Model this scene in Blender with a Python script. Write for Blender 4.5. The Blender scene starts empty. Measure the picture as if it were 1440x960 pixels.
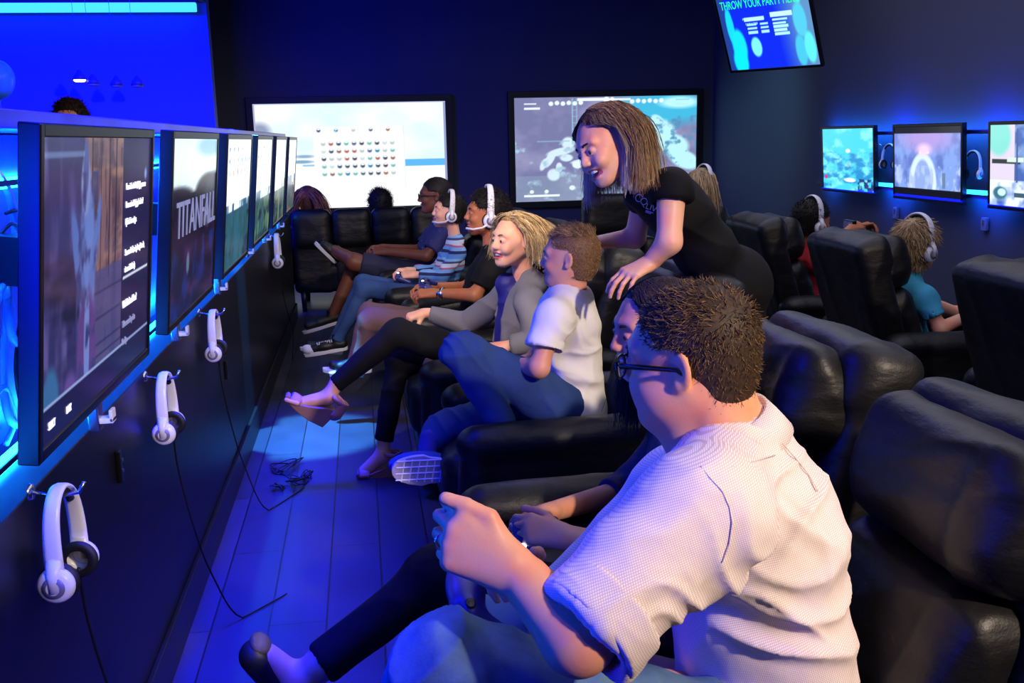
import bpy, bmesh, math, random
import numpy as np
from mathutils import Vector, Matrix, noise
random.seed(4); rng = np.random.default_rng(7)
PI = math.pi
scene = bpy.context.scene
COL = scene.collection
# ------------------------------------------------------------------ camera
F = 1400.0; CH = 1.5
RW = np.array([[0.98862197, 0.05075067, -0.14160145],
               [-0.14887009, 0.19526216, -0.9693866],
               [-0.02154762, 0.97943711, 0.20059572]])
def _ray(px, py):
    return RW @ np.array([(px - 720) / F, (480 - py) / F, -1.0])
def P(px, py, Y):
    v = _ray(px, py); return Vector(v * (Y / v[1]) + [0, 0, CH])
def PX(px, py, X):
    v = _ray(px, py); return Vector(v * (X / v[0]) + [0, 0, CH])
def PZ(px, py, Z):
    v = _ray(px, py); return Vector(v * ((Z - CH) / v[2]) + [0, 0, CH])
cd = bpy.data.cameras.new('camera'); cam = bpy.data.objects.new('camera', cd); COL.objects.link(cam)
cd.sensor_width = 36; cd.lens = 35; cd.clip_start = 0.05
M4 = Matrix([list(RW[0]) + [0], list(RW[1]) + [0], list(RW[2]) + [CH], [0, 0, 0, 1]])
cam.matrix_world = M4
scene.camera = cam
# ------------------------------------------------------------------ colours, materials
def lin(c):
    return tuple(((v / 255) / 12.92 if v / 255 <= .04045 else ((v / 255 + .055) / 1.055) ** 2.4) for v in c)
def L4(c): return (*lin(c), 1)
MATS = {}
def mat(name, c, rough=.6, metal=0., spec=.5, bump=None, em=None, es=1., var=None, attr=None, coat=0, sheen=0, trans=0, pattern=None):
    if name in MATS: return MATS[name]
    m = bpy.data.materials.new(name); m.use_nodes = True; N = m.node_tree.nodes; K = m.node_tree.links
    b = N['Principled BSDF']; b.inputs['Base Color'].default_value = L4(c)
    b.inputs['Roughness'].default_value = rough; b.inputs['Metallic'].default_value = metal
    b.inputs['Specular IOR Level'].default_value = spec
    b.inputs['Coat Weight'].default_value = coat; b.inputs['Coat Roughness'].default_value = .15
    b.inputs['Sheen Weight'].default_value = sheen
    b.inputs['Transmission Weight'].default_value = trans
    if em: b.inputs['Emission Color'].default_value = L4(em); b.inputs['Emission Strength'].default_value = es
    tc = N.new('ShaderNodeTexCoord')
    if bump:                       # list of (scale, strength, distance, stretch)
        prev = None
        for sc, st, di, stv in bump:
            mp = N.new('ShaderNodeMapping'); mp.inputs['Scale'].default_value = stv
            K.new(tc.outputs['Object'], mp.inputs['Vector'])
            n = N.new('ShaderNodeTexNoise'); n.inputs['Scale'].default_value = sc; n.inputs['Detail'].default_value = 4
            K.new(mp.outputs[0], n.inputs['Vector'])
            bp = N.new('ShaderNodeBump'); bp.inputs['Strength'].default_value = st; bp.inputs['Distance'].default_value = di
            K.new(n.outputs['Fac'], bp.inputs['Height'])
            if prev: K.new(prev.outputs[0], bp.inputs['Normal'])
            prev = bp
        K.new(prev.outputs[0], b.inputs['Normal'])
    if var:                        # (scale, other colour, contrast low, high)
        n = N.new('ShaderNodeTexNoise'); n.inputs['Scale'].default_value = var[0]; n.inputs['Detail'].default_value = 5
        K.new(tc.outputs['Object'], n.inputs['Vector'])
        r = N.new('ShaderNodeMapRange'); r.inputs[1].default_value = var[2]; r.inputs[2].default_value = var[3]
        K.new(n.outputs['Fac'], r.inputs[0])
        mx = N.new('ShaderNodeMix'); mx.data_type = 'RGBA'; mx.inputs[6].default_value = L4(c); mx.inputs[7].default_value = L4(var[1])
        K.new(r.outputs[0], mx.inputs[0]); K.new(mx.outputs[2], b.inputs['Base Color'])
    if attr:
        a = N.new('ShaderNodeAttribute'); a.attribute_name = 'col'
        K.new(a.outputs['Color'], b.inputs['Base Color'])
        if attr == 'em': K.new(a.outputs['Color'], b.inputs['Emission Color']); b.inputs['Emission Strength'].default_value = es; b.inputs['Base Color'].default_value = (0.01, .01, .01, 1)
    if pattern: pattern(N, K, b, tc)
    MATS[name] = m; return m
def screen_mat(name, es):
    if name in MATS: return MATS[name]
    m = bpy.data.materials.new(name); m.use_nodes = True; N = m.node_tree.nodes; K = m.node_tree.links
    b = N['Principled BSDF']; b.inputs['Base Color'].default_value = (.01, .01, .012, 1); b.inputs['Roughness'].default_value = .18
    a = N.new('ShaderNodeAttribute'); a.attribute_name = 'col'
    K.new(a.outputs['Color'], b.inputs['Emission Color']); b.inputs['Emission Strength'].default_value = es
    MATS[name] = m; return m
# ------------------------------------------------------------------ objects
def add_obj(name, me, parent=None):
    o = bpy.data.objects.new(name, me); COL.objects.link(o)
    if parent is not None:
        o.parent = parent
    return o
def tag(o, label=None, cat=None, group=None, kind=None):
    if label: o['label'] = label
    if cat: o['category'] = cat
    if group: o['group'] = group
    if kind: o['kind'] = kind
    return o
def thing(name, label, cat, loc=(0, 0, 0), rz=0, group=None):
    o = bpy.data.objects.new(name, None); COL.objects.link(o); o.location = loc; o.rotation_euler = (0, 0, rz)
    o.empty_display_size = .1
    return tag(o, label, cat, group)
def dup(root, loc, rz=None, label=None, group=None):
    r = root.copy(); COL.objects.link(r); r.location = loc
    if rz is not None: r.rotation_euler = (0, 0, rz)
    if label: r['label'] = label
    if group: r['group'] = group
    for ch in list(root.children):
        c = ch.copy(); COL.objects.link(c); c.parent = r
        for g in ch.children:
            d = g.copy(); COL.objects.link(d); d.parent = c
    return r
class Geo:
    """collects plain numpy geometry; build() links it as one mesh object"""
    def __init__(s): s.v = []; s.f = []; s.c = []; s.mi = []; s.n = 0
    def add(s, v, f, col=None, mi=0):
        v = np.asarray(v, float).reshape(-1, 3)
        s.v.append(v); s.f += [tuple(int(i) + s.n for i in q) for q in f]; s.mi += [mi] * len(f)
        if col is None: col = (1, 1, 1)
        col = np.asarray(col, float)
        if col.ndim == 1: col = np.tile(col, (len(v), 1))
        s.c.append(col); s.n += len(v); return s
    def box(s, c, h, rz=0, col=None, mi=0, M=None):
        q = np.array([[x, y, z] for x in (-1, 1) for y in (-1, 1) for z in (-1, 1)], float) * np.array(h)
        if rz: cc, ss = math.cos(rz), math.sin(rz); q = q @ np.array([[cc, ss, 0], [-ss, cc, 0], [0, 0, 1]])
        if M is not None: q = q @ np.array(M).T
        q = q + np.array(c)
        return s.add(q, [(0, 1, 3, 2), (4, 6, 7, 5), (0, 4, 5, 1), (2, 3, 7, 6), (0, 2, 6, 4), (1, 5, 7, 3)], col, mi)
    def tube(s, pts, r, n=8, col=None, mi=0, flat=None, cap=True):
        pts = [Vector(p) for p in pts]; rs = r if hasattr(r, '__len__') else [r] * len(pts)
        v = []; prev = None
        for i, p in enumerate(pts):
            t = (pts[min(i + 1, len(pts) - 1)] - pts[max(i - 1, 0)]).normalized()
            if prev is None:
                u = t.orthogonal().normalized() if flat is None else (Vector(flat[0]) - t * t.dot(Vector(flat[0]))).normalized()
            else:
                u = (prev - t * t.dot(prev)).normalized()
            prev = u; w = t.cross(u)
            for k in range(n):
                a = 2 * PI * k / n
                fu = 1 if flat is None else flat[1]
                v.append(p + u * (math.cos(a) * rs[i] * fu) + w * (math.sin(a) * rs[i]))
        f = [(i * n + k, i * n + (k + 1) % n, (i + 1) * n + (k + 1) % n, (i + 1) * n + k) for i in range(len(pts) - 1) for k in range(n)]
        if cap: f += [tuple(range(n))[::-1], tuple(range((len(pts) - 1) * n, len(pts) * n))]
        return s.add([tuple(a) for a in v], f, col, mi)
    def lathe(s, prof, c=(0, 0, 0), M=None, n=24, col=None, mi=0):
        v = [(r * math.cos(2 * PI * k / n), r * math.sin(2 * PI * k / n), z) for r, z in prof for k in range(n)]
        v = np.array(v)
        if M is not None: v = v @ np.array(M).T
        v = v + np.array(c)
        f = [(i * n + k, i * n + (k + 1) % n, (i + 1) * n + (k + 1) % n, (i + 1) * n + k) for i in range(len(prof) - 1) for k in range(n)]
        return s.add(v, f, col, mi)
    def build(s, name, mats, parent=None, smooth=False, bevel=0, attr=False, origin=None, sub=0):
        me = bpy.data.meshes.new(name); v = np.concatenate(s.v)
        if origin is not None: v = v - np.array(origin)
        me.from_pydata(v.tolist(), [], s.f)
        for m in (mats if isinstance(mats, (list, tuple)) else [mats]): me.materials.append(m)
        if any(s.mi): me.polygons.foreach_set('material_index', s.mi)
        if attr:
            c = np.concatenate(s.c); a = me.color_attributes.new('col', 'FLOAT_COLOR', 'POINT')
            a.data.foreach_set('color', np.concatenate([c, np.ones((len(c), 1))], 1).ravel())
        if smooth: me.polygons.foreach_set('use_smooth', [True] * len(me.polygons))
        me.update(); o = add_obj(name, me, parent)
        if bevel:
            b = o.modifiers.new('bevel', 'BEVEL'); b.width = bevel; b.segments = 3; b.limit_method = 'ANGLE'; b.harden_normals = False
            me.polygons.foreach_set('use_smooth', [True] * len(me.polygons))
            w = o.modifiers.new('wn', 'WEIGHTED_NORMAL'); w.keep_sharp = True
        return o
# ------------------------------------------------------------------ signed distance modelling + surface nets
V = lambda *a: np.array(a, np.float64)
def cap(a, b, ra, rb=None, k=.02, op='u', flat=None, cut=None, cuta=None):
    return dict(t='cap', a=np.array(a, float), b=np.array(b, float), ra=ra, rb=ra if rb is None else rb, k=k, op=op, flat=flat, cut=cut, cuta=cuta)
def ell(c, r, R=None, k=.02, op='u'):
    return dict(t='ell', c=np.array(c, float), r=np.array(r, float), R=np.eye(3) if R is None else np.array(R, float), k=k, op=op)
def rbox(c, h, rd, R=None, k=.01, op='u'):
    return dict(t='box', c=np.array(c, float), h=np.array(h, float), rd=rd, R=np.eye(3) if R is None else np.array(R, float), k=k, op=op)
def _bb(p):
    if p['t'] == 'cap':
        return np.minimum(p['a'] - p['ra'], p['b'] - p['rb']), np.maximum(p['a'] + p['ra'], p['b'] + p['rb'])
    e = np.abs(p['R']) @ (p['r'] if p['t'] == 'ell' else p['h'])
    return p['c'] - e, p['c'] + e
def _dist(p, X, Y, Z):
    if p['t'] == 'cap':
        a, b = p['a'], p['b']; ba = b - a; L = max(float(ba @ ba), 1e-9)
        x, y, z = X - a[0], Y - a[1], Z - a[2]
        tt = (x * ba[0] + y * ba[1] + z * ba[2]) / L; t = np.clip(tt, 0, 1)
        x = x - t * ba[0]; y = y - t * ba[1]; z = z - t * ba[2]
        if p['flat'] is not None:
            u, fl = p['flat']; u = np.array(u, float); u /= np.linalg.norm(u)
            q = (x * u[0] + y * u[1] + z * u[2]) * (1 / fl - 1)
            x = x + u[0] * q; y = y + u[1] * q; z = z + u[2] * q
        d = np.sqrt(x * x + y * y + z * z) - (p['ra'] + t * (p['rb'] - p['ra']))
        if p['cut']: d = np.maximum(d, (tt - 1) * math.sqrt(L))
        if p['cuta']: d = np.maximum(d, -tt * math.sqrt(L))
        return d
    c, R = p['c'], p['R']
    x, y, z = X - c[0], Y - c[1], Z - c[2]
    q = [x * R[0, i] + y * R[1, i] + z * R[2, i] for i in range(3)]
    if p['t'] == 'ell':
        r = p['r']
        k0 = np.sqrt(sum((q[i] / r[i]) ** 2 for i in range(3))); k1 = np.sqrt(sum((q[i] / r[i] ** 2) ** 2 for i in range(3))) + 1e-9
        return k0 * (k0 - 1) / k1
    h = p['h'] - p['rd']; q = [np.abs(q[i]) - h[i] for i in range(3)]
    o = np.sqrt(sum(np.maximum(q[i], 0) ** 2 for i in range(3)))
    return o + np.minimum(np.maximum(np.maximum(q[0], q[1]), q[2]), 0) - p['rd']
def field(prims, vox):
    lo = np.min([_bb(p)[0] for p in prims if p['op'] == 'u'], 0) - 3 * vox
    hi = np.max([_bb(p)[1] for p in prims if p['op'] == 'u'], 0) + 3 * vox
    n = np.ceil((hi - lo) / vox).astype(int) + 1
    D = np.full(n, 1.0, np.float32)
    ax = [(lo[i] + vox * np.arange(n[i])).astype(np.float32) for i in range(3)]
    for p in prims:
        l, h = _bb(p); mg = p['k'] + 2.5 * vox
        i0 = np.clip(np.floor((l - mg - lo) / vox).astype(int), 0, n); i1 = np.clip(np.ceil((h + mg - lo) / vox).astype(int) + 1, 0, n)
        if (i1 <= i0).any(): continue
        sl = tuple(slice(i0[i], i1[i]) for i in range(3))
        X = ax[0][sl[0]][:, None, None]; Y = ax[1][sl[1]][None, :, None]; Z = ax[2][sl[2]][None, None, :]
        d = _dist(p, X, Y, Z).astype(np.float32); A = D[sl]; k = max(p['k'], 1e-5)
        if p['op'] == 'u':
            hh = np.maximum(k - np.abs(A - d), 0) / k; D[sl] = np.minimum(A, d) - hh * hh * k * .25
        elif p['op'] == 's':
            d = -d; hh = np.maximum(k - np.abs(A - d), 0) / k; D[sl] = np.maximum(A, d) + hh * hh * k * .25
    return D, lo
_CO = [(0, 0, 0), (1, 0, 0), (0, 1, 0), (1, 1, 0), (0, 0, 1), (1, 0, 1), (0, 1, 1), (1, 1, 1)]
_ED = [(0, 1), (2, 3), (4, 5), (6, 7), (0, 2), (1, 3), (4, 6), (5, 7), (0, 4), (1, 5), (2, 6), (3, 7)]
def nets(D, lo, vox):
    S = D < 0
    c = np.zeros([s - 1 for s in D.shape], np.int8)
    for dx, dy, dz in _CO:
        c += S[dx:dx + c.shape[0], dy:dy + c.shape[1], dz:dz + c.shape[2]]
    ii = np.argwhere((c > 0) & (c < 8))
    idx = np.full(c.shape, -1, np.int64); idx[tuple(ii.T)] = np.arange(len(ii))
    vals = [D[ii[:, 0] + a, ii[:, 1] + b, ii[:, 2] + e] for a, b, e in _CO]
    pos = np.zeros((len(ii), 3)); cnt = np.zeros(len(ii))
    for a, b in _ED:
        va, vb = vals[a], vals[b]; m = (va < 0) != (vb < 0)
        t = np.where(m, va / np.where(m, va - vb, 1), 0)
        ca, cb = np.array(_CO[a], float), np.array(_CO[b], float)
        pos += m[:, None] * (ca + t[:, None] * (cb - ca)); cnt += m
    v = lo + vox * (ii + pos / cnt[:, None])
    fs = []
    for ax in range(3):
        o = [0, 0, 0]; o[ax] = 1
        A = S[:S.shape[0] - o[0], :S.shape[1] - o[1], :S.shape[2] - o[2]]
        B = S[o[0]:, o[1]:, o[2]:]
        e = np.argwhere(A != B); b_, c_ = (ax + 1) % 3, (ax + 2) % 3
        e = e[(e[:, b_] > 0) & (e[:, c_] > 0)]
        def cell(db, dc):
            q = e.copy(); q[:, b_] -= db; q[:, c_] -= dc; return q
        ok = np.ones(len(e), bool); cs = []
        for db, dc in ((1, 1), (0, 1), (0, 0), (1, 0)):
            q = cell(db, dc)
            w = (q[:, 0] < c.shape[0]) & (q[:, 1] < c.shape[1]) & (q[:, 2] < c.shape[2])
            ok &= w; q = np.minimum(q, np.array(c.shape) - 1); cs.append(idx[tuple(q.T)])
        f = np.stack(cs, 1); flip = ~A[tuple(e.T)]
        f[flip] = f[flip][:, ::-1]; f = f[ok & (f >= 0).all(1)]
        fs.append(f)
    return v, np.concatenate(fs)
def vnormals(v, f):
    n = np.cross(v[f[:, 2]] - v[f[:, 0]], v[f[:, 3]] - v[f[:, 1]]); N = np.zeros_like(v)
    for i in range(4): np.add.at(N, f[:, i], n)
    return N / (np.linalg.norm(N, axis=1, keepdims=True) + 1e-12)
def smoothv(v, f, it=1, lam=.5):
    for _ in range(it):
        s = np.zeros_like(v); c = np.zeros(len(v))
        for i in range(4):
            for j in (1, 3):
                np.add.at(s, f[:, i], v[f[:, (i + j) % 4]]); np.add.at(c, f[:, i], 1)
        v = v + lam * (s / np.maximum(c, 1)[:, None] - v)
    return v
def sdf_arrays(prims, vox, disp=None, sm=1):
    D, lo = field(prims, vox); v, f = nets(D, lo, vox)
    if sm: v = smoothv(v, f, sm, .5)
    if disp is not None: n = vnormals(v, f); v = v + n * disp(v, n)[:, None]
    return v, f
def np_mesh(name, v, f, mats, parent=None, origin=None, mi=None, col=None, smooth=True):
    me = bpy.data.meshes.new(name)
    if origin is not None: v = v - np.array(origin)
    me.vertices.add(len(v)); me.vertices.foreach_set('co', v.astype(np.float32).ravel())
    k = f.shape[1]
    me.loops.add(len(f) * k); me.loops.foreach_set('vertex_index', f.astype(np.int32).ravel())
    me.polygons.add(len(f)); me.polygons.foreach_set('loop_start', np.arange(0, len(f) * k, k, dtype=np.int32))
    try: me.polygons.foreach_set('loop_total', np.full(len(f), k, np.int32))
    except Exception: pass
    for m in (mats if isinstance(mats, (list, tuple)) else [mats]): me.materials.append(m)
    if mi is not None: me.polygons.foreach_set('material_index', mi.astype(np.int32))
    if smooth: me.polygons.foreach_set('use_smooth', np.ones(len(f), bool))
    if col is not None:
        a = me.color_attributes.new('col', 'FLOAT_COLOR', 'POINT')
        a.data.foreach_set('color', np.concatenate([col, np.ones((len(col), 1))], 1).astype(np.float32).ravel())
    me.update(calc_edges=True); me.validate()
    return add_obj(name, me, parent)
def sdf(name, prims, vox, mats, parent=None, origin=None, disp=None, sm=1, paint=None, col=None):
    v, f = sdf_arrays(prims, vox, disp, sm)
    mi = paint(v[f].mean(1)) if paint else None
    return np_mesh(name, v, f, mats, parent, origin, mi, col(v) if col else None)
def vn3(p, seed=0):
    """smooth 3-d value noise, 0..1"""
    p = p + 100.0 + seed * 7.31; i = np.floor(p).astype(np.int64); f = p - i; f = f * f * (3 - 2 * f)
    def h(x, y, z):
        n = (x * 374761393 + y * 668265263 + z * 2147483647 + seed * 1013904223) & 0xFFFFFFFF
        n = ((n ^ (n >> 13)) * 1274126177) & 0xFFFFFFFF
        return ((n ^ (n >> 16)) & 0xFFFF) / 65535.0
    r = 0
    for a in (0, 1):
        for b in (0, 1):
            for c in (0, 1):
                w = (f[:, 0] if a else 1 - f[:, 0]) * (f[:, 1] if b else 1 - f[:, 1]) * (f[:, 2] if c else 1 - f[:, 2])
                r = r + w * h(i[:, 0] + a, i[:, 1] + b, i[:, 2] + c)
    return r
def lfold(v, c, rad, d, wl, am, seed, st=7):
    q = v - np.array(c, float); w = np.exp(-(q ** 2).sum(1) / rad ** 2)
    return w * wave(v, [(d, wl, am, 1.1, seed)])
def wave(v, specs):
    """creased cloth: (direction across the folds, spacing, depth, warp, seed)"""
    r = np.zeros(len(v))
    for d, wl, am, wp, ph in specs:
        d = np.array(d, float); d /= np.linalg.norm(d); e = np.cross(d, [.3, .8, .52]); e /= np.linalg.norm(e); g = np.cross(d, e)
        w = vn3(v / (wl * 2.2), int(ph) + 11) - .5
        q = np.stack([v @ d / wl + w * wp * 1.6, v @ e / (wl * 6), v @ g / (wl * 6)], 1)
        n = vn3(q, int(ph)); rd = np.clip(1 - np.abs(2 * n - 1) * 1.25, 0, 1) ** 2
        r += am * 2.3 * (rd - .3)
    return r
# ------------------------------------------------------------------ people
def nrm(v): v = np.array(v, float); return v / np.linalg.norm(v)
class Frame:
    """head frame: x forward, y left, z up; s = size against an adult head 0.235 m high"""
    def __init__(s_, c, fw, up=(0, 0, 1), s=1.0):
        x = nrm(fw); y = nrm(np.cross(up, x)); z = np.cross(x, y)
        s_.c = np.array(c, float); s_.R = np.stack([x, y, z], 1); s_.s = s
    def __call__(s_, x, y, z): return s_.c + s_.R @ (np.array([x, y, z], float) * s_.s)
    def arr(s_, v): return s_.c + (v * s_.s) @ s_.R.T
    def inv(s_, v): return ((v - s_.c) @ s_.R) / s_.s
    def M(s_):
        m = Matrix.Identity(4)
        for i in range(3):
            for j in range(3): m[i][j] = s_.R[i, j] * s_.s
            m[i][3] = s_.c[i]
        return m
def head_prims(H, neck, smile=0, female=0, child=0, nr=.052, ears=True):
    s = H.s; R = H.R
    E = lambda c, r, k=.02, op='u', Ro=None: ell(H(*c), np.array(r) * s, R if Ro is None else R @ Ro, k * s, op)
    C = lambda a, b, ra, rb, k=.02, op='u': cap(H(*a), H(*b), ra * s, rb * s, k * s, op)
    jw = .9 if (female or child) else 1.0
    fz = .004 if child else 0
    p = [E((-.018, 0, .03), (.1, .079, .089)), E((.03, 0, -.012), (.062, .066, .09), .03),
         E((.03, 0, -.065), (.052, .05 * jw, .045), .03), E((.074, 0, -.1 + fz), (.02, .02 * jw, .016), .03)]
    for y in (-1, 1):
        p += [C((-.012, y * .056 * jw, -.045), (.062, y * .022 * jw, -.094 + fz), .017, .015, .03)]
        p += [E((.066, y * .037, -.03), (.024, .024, .022), .02)]
        p += [C((.084, y * .012, .027), (.074, y * .045, .024), .012, .011, .02)]
    for y in (-1, 1):
        p += [E((.1, y * .031, .004), (.02, .02, .013), .02, 's')]
    p += [C((.089, 0, .012), (.108 if not child else .104, 0, -.026), .0085, .0115, .015)]
    p += [E((.101, y * .011, -.031), (.0095, .0075, .0075), .007) for y in (-1, 1)]
    for y in (-1, 1):                                   # eyelids
        p += [E((.083, y * .031, .002), (.0145, .0175, .0115), .006)]
        p += [E((.0985, y * .031, .0005), (.008, .0135, .0062 if not smile else .0052), .003, 's')]
    lw = .024 + .006 * smile
    p += [E((.0905, 0, -.0555 + .003 * smile), (.0125, lw, .0065), .006), E((.0885, 0, -.068 - .01 * smile), (.012, lw * .82, .0075), .006)]
    if smile:
        for y in (-1, 1): p += [E((.072, y * .043, -.04), (.02, .017, .018), .015)]
        p += [E((.1, 0, -.0615 - .003 * smile), (.02, lw * .86, .0042 + .0045 * smile), .003, 's')]
    else:
        p += [E((.103, 0, -.0617), (.012, .023, .0012), .004, 's')]
    if ears:
        for y in (-1, 1):
            ca, sa = math.cos(y * .45), math.sin(y * .45)
            Ro = np.array([[ca, -sa, 0], [sa, ca, 0], [0, 0, 1]]).T
            p += [E((-.012, y * .083, -.002), (.0185, .0075, .031), .006, 'u', Ro), E((-.006, y * .091, .002), (.011, .006, .02), .004, 's', Ro),
                  E((-.004, y * .082, -.024), (.009, .007, .011), .005)]
    p += [cap(H(-.03, 0, -.04), neck, nr * s * .98, nr * 1.1, .03)]
    return p
def hand(w, d, n, sgn=1, s=1.0, curl=None, thumb=None, spread=.06, k=.006):
    """w wrist, d towards the knuckles, n out of the back of the hand; sgn puts the thumb on +-(n x d)"""
    d = nrm(d); n = nrm(np.array(n) - d * np.dot(n, d)); u = np.cross(n, d) * sgn; w = np.array(w, float)
    curl = curl or [(25, 30, 20)] * 4
    off = [.030, .010, -.010, -.029]; base = [.088, .092, .087, .078]; ln = [(.043, .026, .021), (.047, .03, .022), (.044, .028, .021), (.034, .021, .019)]
    rr = [.0093, .0096, .009, .0079]; p = [cap(w - d * .02 * s, w + d * .02 * s, .026 * s, .026 * s, .015, flat=(n, .72))]
    for i in range(4):
        kn = w + (d * base[i] + u * off[i] + n * (.002 - .004 * abs(i - 1.4) / 2)) * s
        p.append(cap(w + (d * .012 + u * off[i] * .55) * s, kn, .0165 * s, .0125 * s, .014 * s))
        a = 0; q = kn; ds = nrm(d + u * off[i] / .03 * spread)
        for j in range(3):
            a += math.radians(curl[i][j]); v = ds * math.cos(a) - n * math.sin(a); e = q + v * ln[i][j] * s
            p.append(cap(q, e, rr[i] * s * (1 - .09 * j), rr[i] * s * (1 - .09 * (j + 1)), k * (.6 if j else 1))); q = e
    td = thumb or [(.75, .75, -.25), (.95, .3, -.2), (1, .05, -.15)]
    q = w + (d * .022 + u * .018 - n * .004) * s
    for j, (L, r0, r1) in enumerate(((.046, .0155, .0118), (.034, .0112, .0102), (.027, .0102, .0088))):
        t = td[j]; v = nrm(d * t[0] + u * t[1] + n * t[2]); e = q + v * L * s
        p.append(cap(q, e, r0 * s, r1 * s, k * (1.6 if j == 0 else .6))); q = e
    return p
def skin_mat(name, c, dark=0):
    return mat(name, c, rough=.48, spec=.4, bump=[(220, .12, .002, (1, 1, 1))], var=(16, tuple(min(255, v * f) for v, f in zip(c, (1.03, .9, .88))), .42, .68))
def lips_paint(H, smile=0):
    def f(c):
        q = H.inv(c); y = q[:, 1]; z = q[:, 2]
        m = (q[:, 0] > .078) & (np.abs(y) < .025 + .006 * smile) & (z < -.049 + .003 * smile) & (z > -.076 - .01 * smile) & (np.abs(z + .062 + .004 * smile) < .0145 * (1 - (np.abs(y) / (.03 + .006 * smile)) ** 2) + .003)
        return m.astype(int)
    return f
def face_bits(H, root, org, brow_c, iris='iris_brown', smile=0, bt=.0032):
    me = MATS
    for y in (-1, 1):
        g = Geo(); n, mm = 20, 14; v = []; f = []; mi = []
        look = nrm([1, 0, -.02]); B1 = nrm(np.cross([0, 0, 1], look)); B2 = np.cross(look, B1)
        for i in range(mm + 1):
            t = PI * i / mm
            for j in range(n):
                a = 2 * PI * j / n
                v.append(look * math.cos(t) + B1 * math.sin(t) * math.cos(a) + B2 * math.sin(t) * math.sin(a))
        for i in range(mm):
            for j in range(n):
                f.append((i * n + j, (i + 1) * n + j, (i + 1) * n + (j + 1) % n, i * n + (j + 1) % n)); mi.append(2 if i < 1 else 1 if i < 3 else 0)
        v = H.arr(np.array(v) * .0128 + np.array([.0815, y * .031, .0]))
        np_mesh('eye', v, np.array(f), [MATS['sclera'], MATS[iris], MATS['pupil']], root, org, np.array(mi))
        g = Geo(); pts = [H(.094, y * .013, .0225), H(.095, y * .024, .0265), H(.088, y * .037, .0275), H(.074, y * .05, .022)]
        g.tube(pts, [bt * H.s, bt * 1.25 * H.s, bt * H.s, bt * .4 * H.s], 6).build('eyebrow', MATS[brow_c], root, smooth=True, origin=org)
    if smile:
        g = Geo(); N = 10
        for k in range(N):
            a = (k + .5) / N * 2 - 1
            g.box(H(.0925 - .013 * a * a, a * .021, -.0612 + .002 * a * a), (.0035 * H.s, .0021 * H.s, .0045 * H.s), M=H.R)
        g.build('teeth', MATS['teeth'], root, origin=org, bevel=.0008)
def strands(H, roots, dirs, L, seg, r0, grav, cols, noise_=.15, xc=None, ecc=None, taper=.35, tip=None, wav=(0, 0)):
    """vectorised hair locks in head space; roots (n,3) local, L (n,), cols (n,3) -> verts, quads, colours"""
    n = len(roots); p = roots.copy(); d = dirs / np.linalg.norm(dirs, axis=1, keepdims=True)
    g = H.R.T @ np.array([0, 0, -1.0]); pts = [p.copy()]
    ecc = ecc or [((-.018, 0, .03), (.104, .083, .093)), ((.03, 0, -.02), (.066, .07, .1)), ((-.03, 0, -.1), (.06, .062, .1))]
    jit = rng.uniform(-.02, .01, n); nz = rng.normal(size=(n, 3)) * noise_; ph = rng.uniform(0, 6.28, n)
    for s in range(seg):
        gg = grav if np.isscalar(grav) else grav[s]
        d = d * (1 - gg) + g * gg + nz * (.5 if s else 1)
        d /= np.linalg.norm(d, axis=1, keepdims=True)
        p = p + d * (L / seg)[:, None]
        for c, r in ecc:
            q = (p - np.array(c)) / np.array(r); l = np.linalg.norm(q, axis=1)
            m = l < 1; p[m] = np.array(c) + np.array(r) * q[m] / l[m][:, None]
        if xc is not None:
            lim = np.where(p[:, 2] > -.05, xc + np.maximum(p[:, 2] - .045, 0) * 1.7, xc + (-.05 - p[:, 2]) * .9); lim = lim + jit; p[:, 0] = np.minimum(p[:, 0], lim)
        o = p.copy()
        if wav[0]:
            a = np.sin(s / seg * wav[1] * 2 * PI + ph) * wav[0] * (s / seg); o[:, 0] += a; o[:, 1] += a * .6
        pts.append(o)
    pts = np.stack(pts, 1); m = seg + 1                         # n, m, 3
    t = np.gradient(pts, axis=1); t /= np.linalg.norm(t, axis=2, keepdims=True) + 1e-9
    ref = rng.normal(size=(n, 1, 3)); u = np.cross(t, ref); u /= np.linalg.norm(u, axis=2, keepdims=True) + 1e-9; w = np.cross(t, u)
    rad = (np.linspace(1, taper, m)[None, :, None]) * (r0 if np.isscalar(r0) else r0[:, None, None])
    ring = [pts + rad * (u * math.cos(a) + w * math.sin(a)) for a in (0, 2 * PI / 3, 4 * PI / 3)]
    v = np.stack(ring, 2).reshape(-1, 3)                         # n,m,3
    b = (np.arange(n) * m * 3)[:, None, None]; i = (np.arange(m - 1) * 3)[None, :, None]; kk = np.arange(3)[None, None, :]; k2 = (kk + 1) % 3
    f = np.stack([b + i + kk, b + i + k2, b + i + 3 + k2, b + i + 3 + kk], -1).reshape(-1, 4)
    c = np.repeat(cols, m * 3, axis=0)
    if tip is not None:
        tt = np.tile(np.repeat(np.linspace(0, 1, m) ** 1.3, 3), n)[:, None]; tv = np.array(lin(tip)) * rng.uniform(.7, 1.25, (n, 1)); c = c * (1 - tt) + np.repeat(tv, m * 3, axis=0) * tt
    return H.arr(v), f, c
def join(parts):
    vs, fs, cs, n = [], [], [], 0
    for v, f, c in parts: vs.append(v); fs.append(f + n); cs.append(c); n += len(v)
    return np.concatenate(vs), np.concatenate(fs), np.concatenate(cs)
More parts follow.
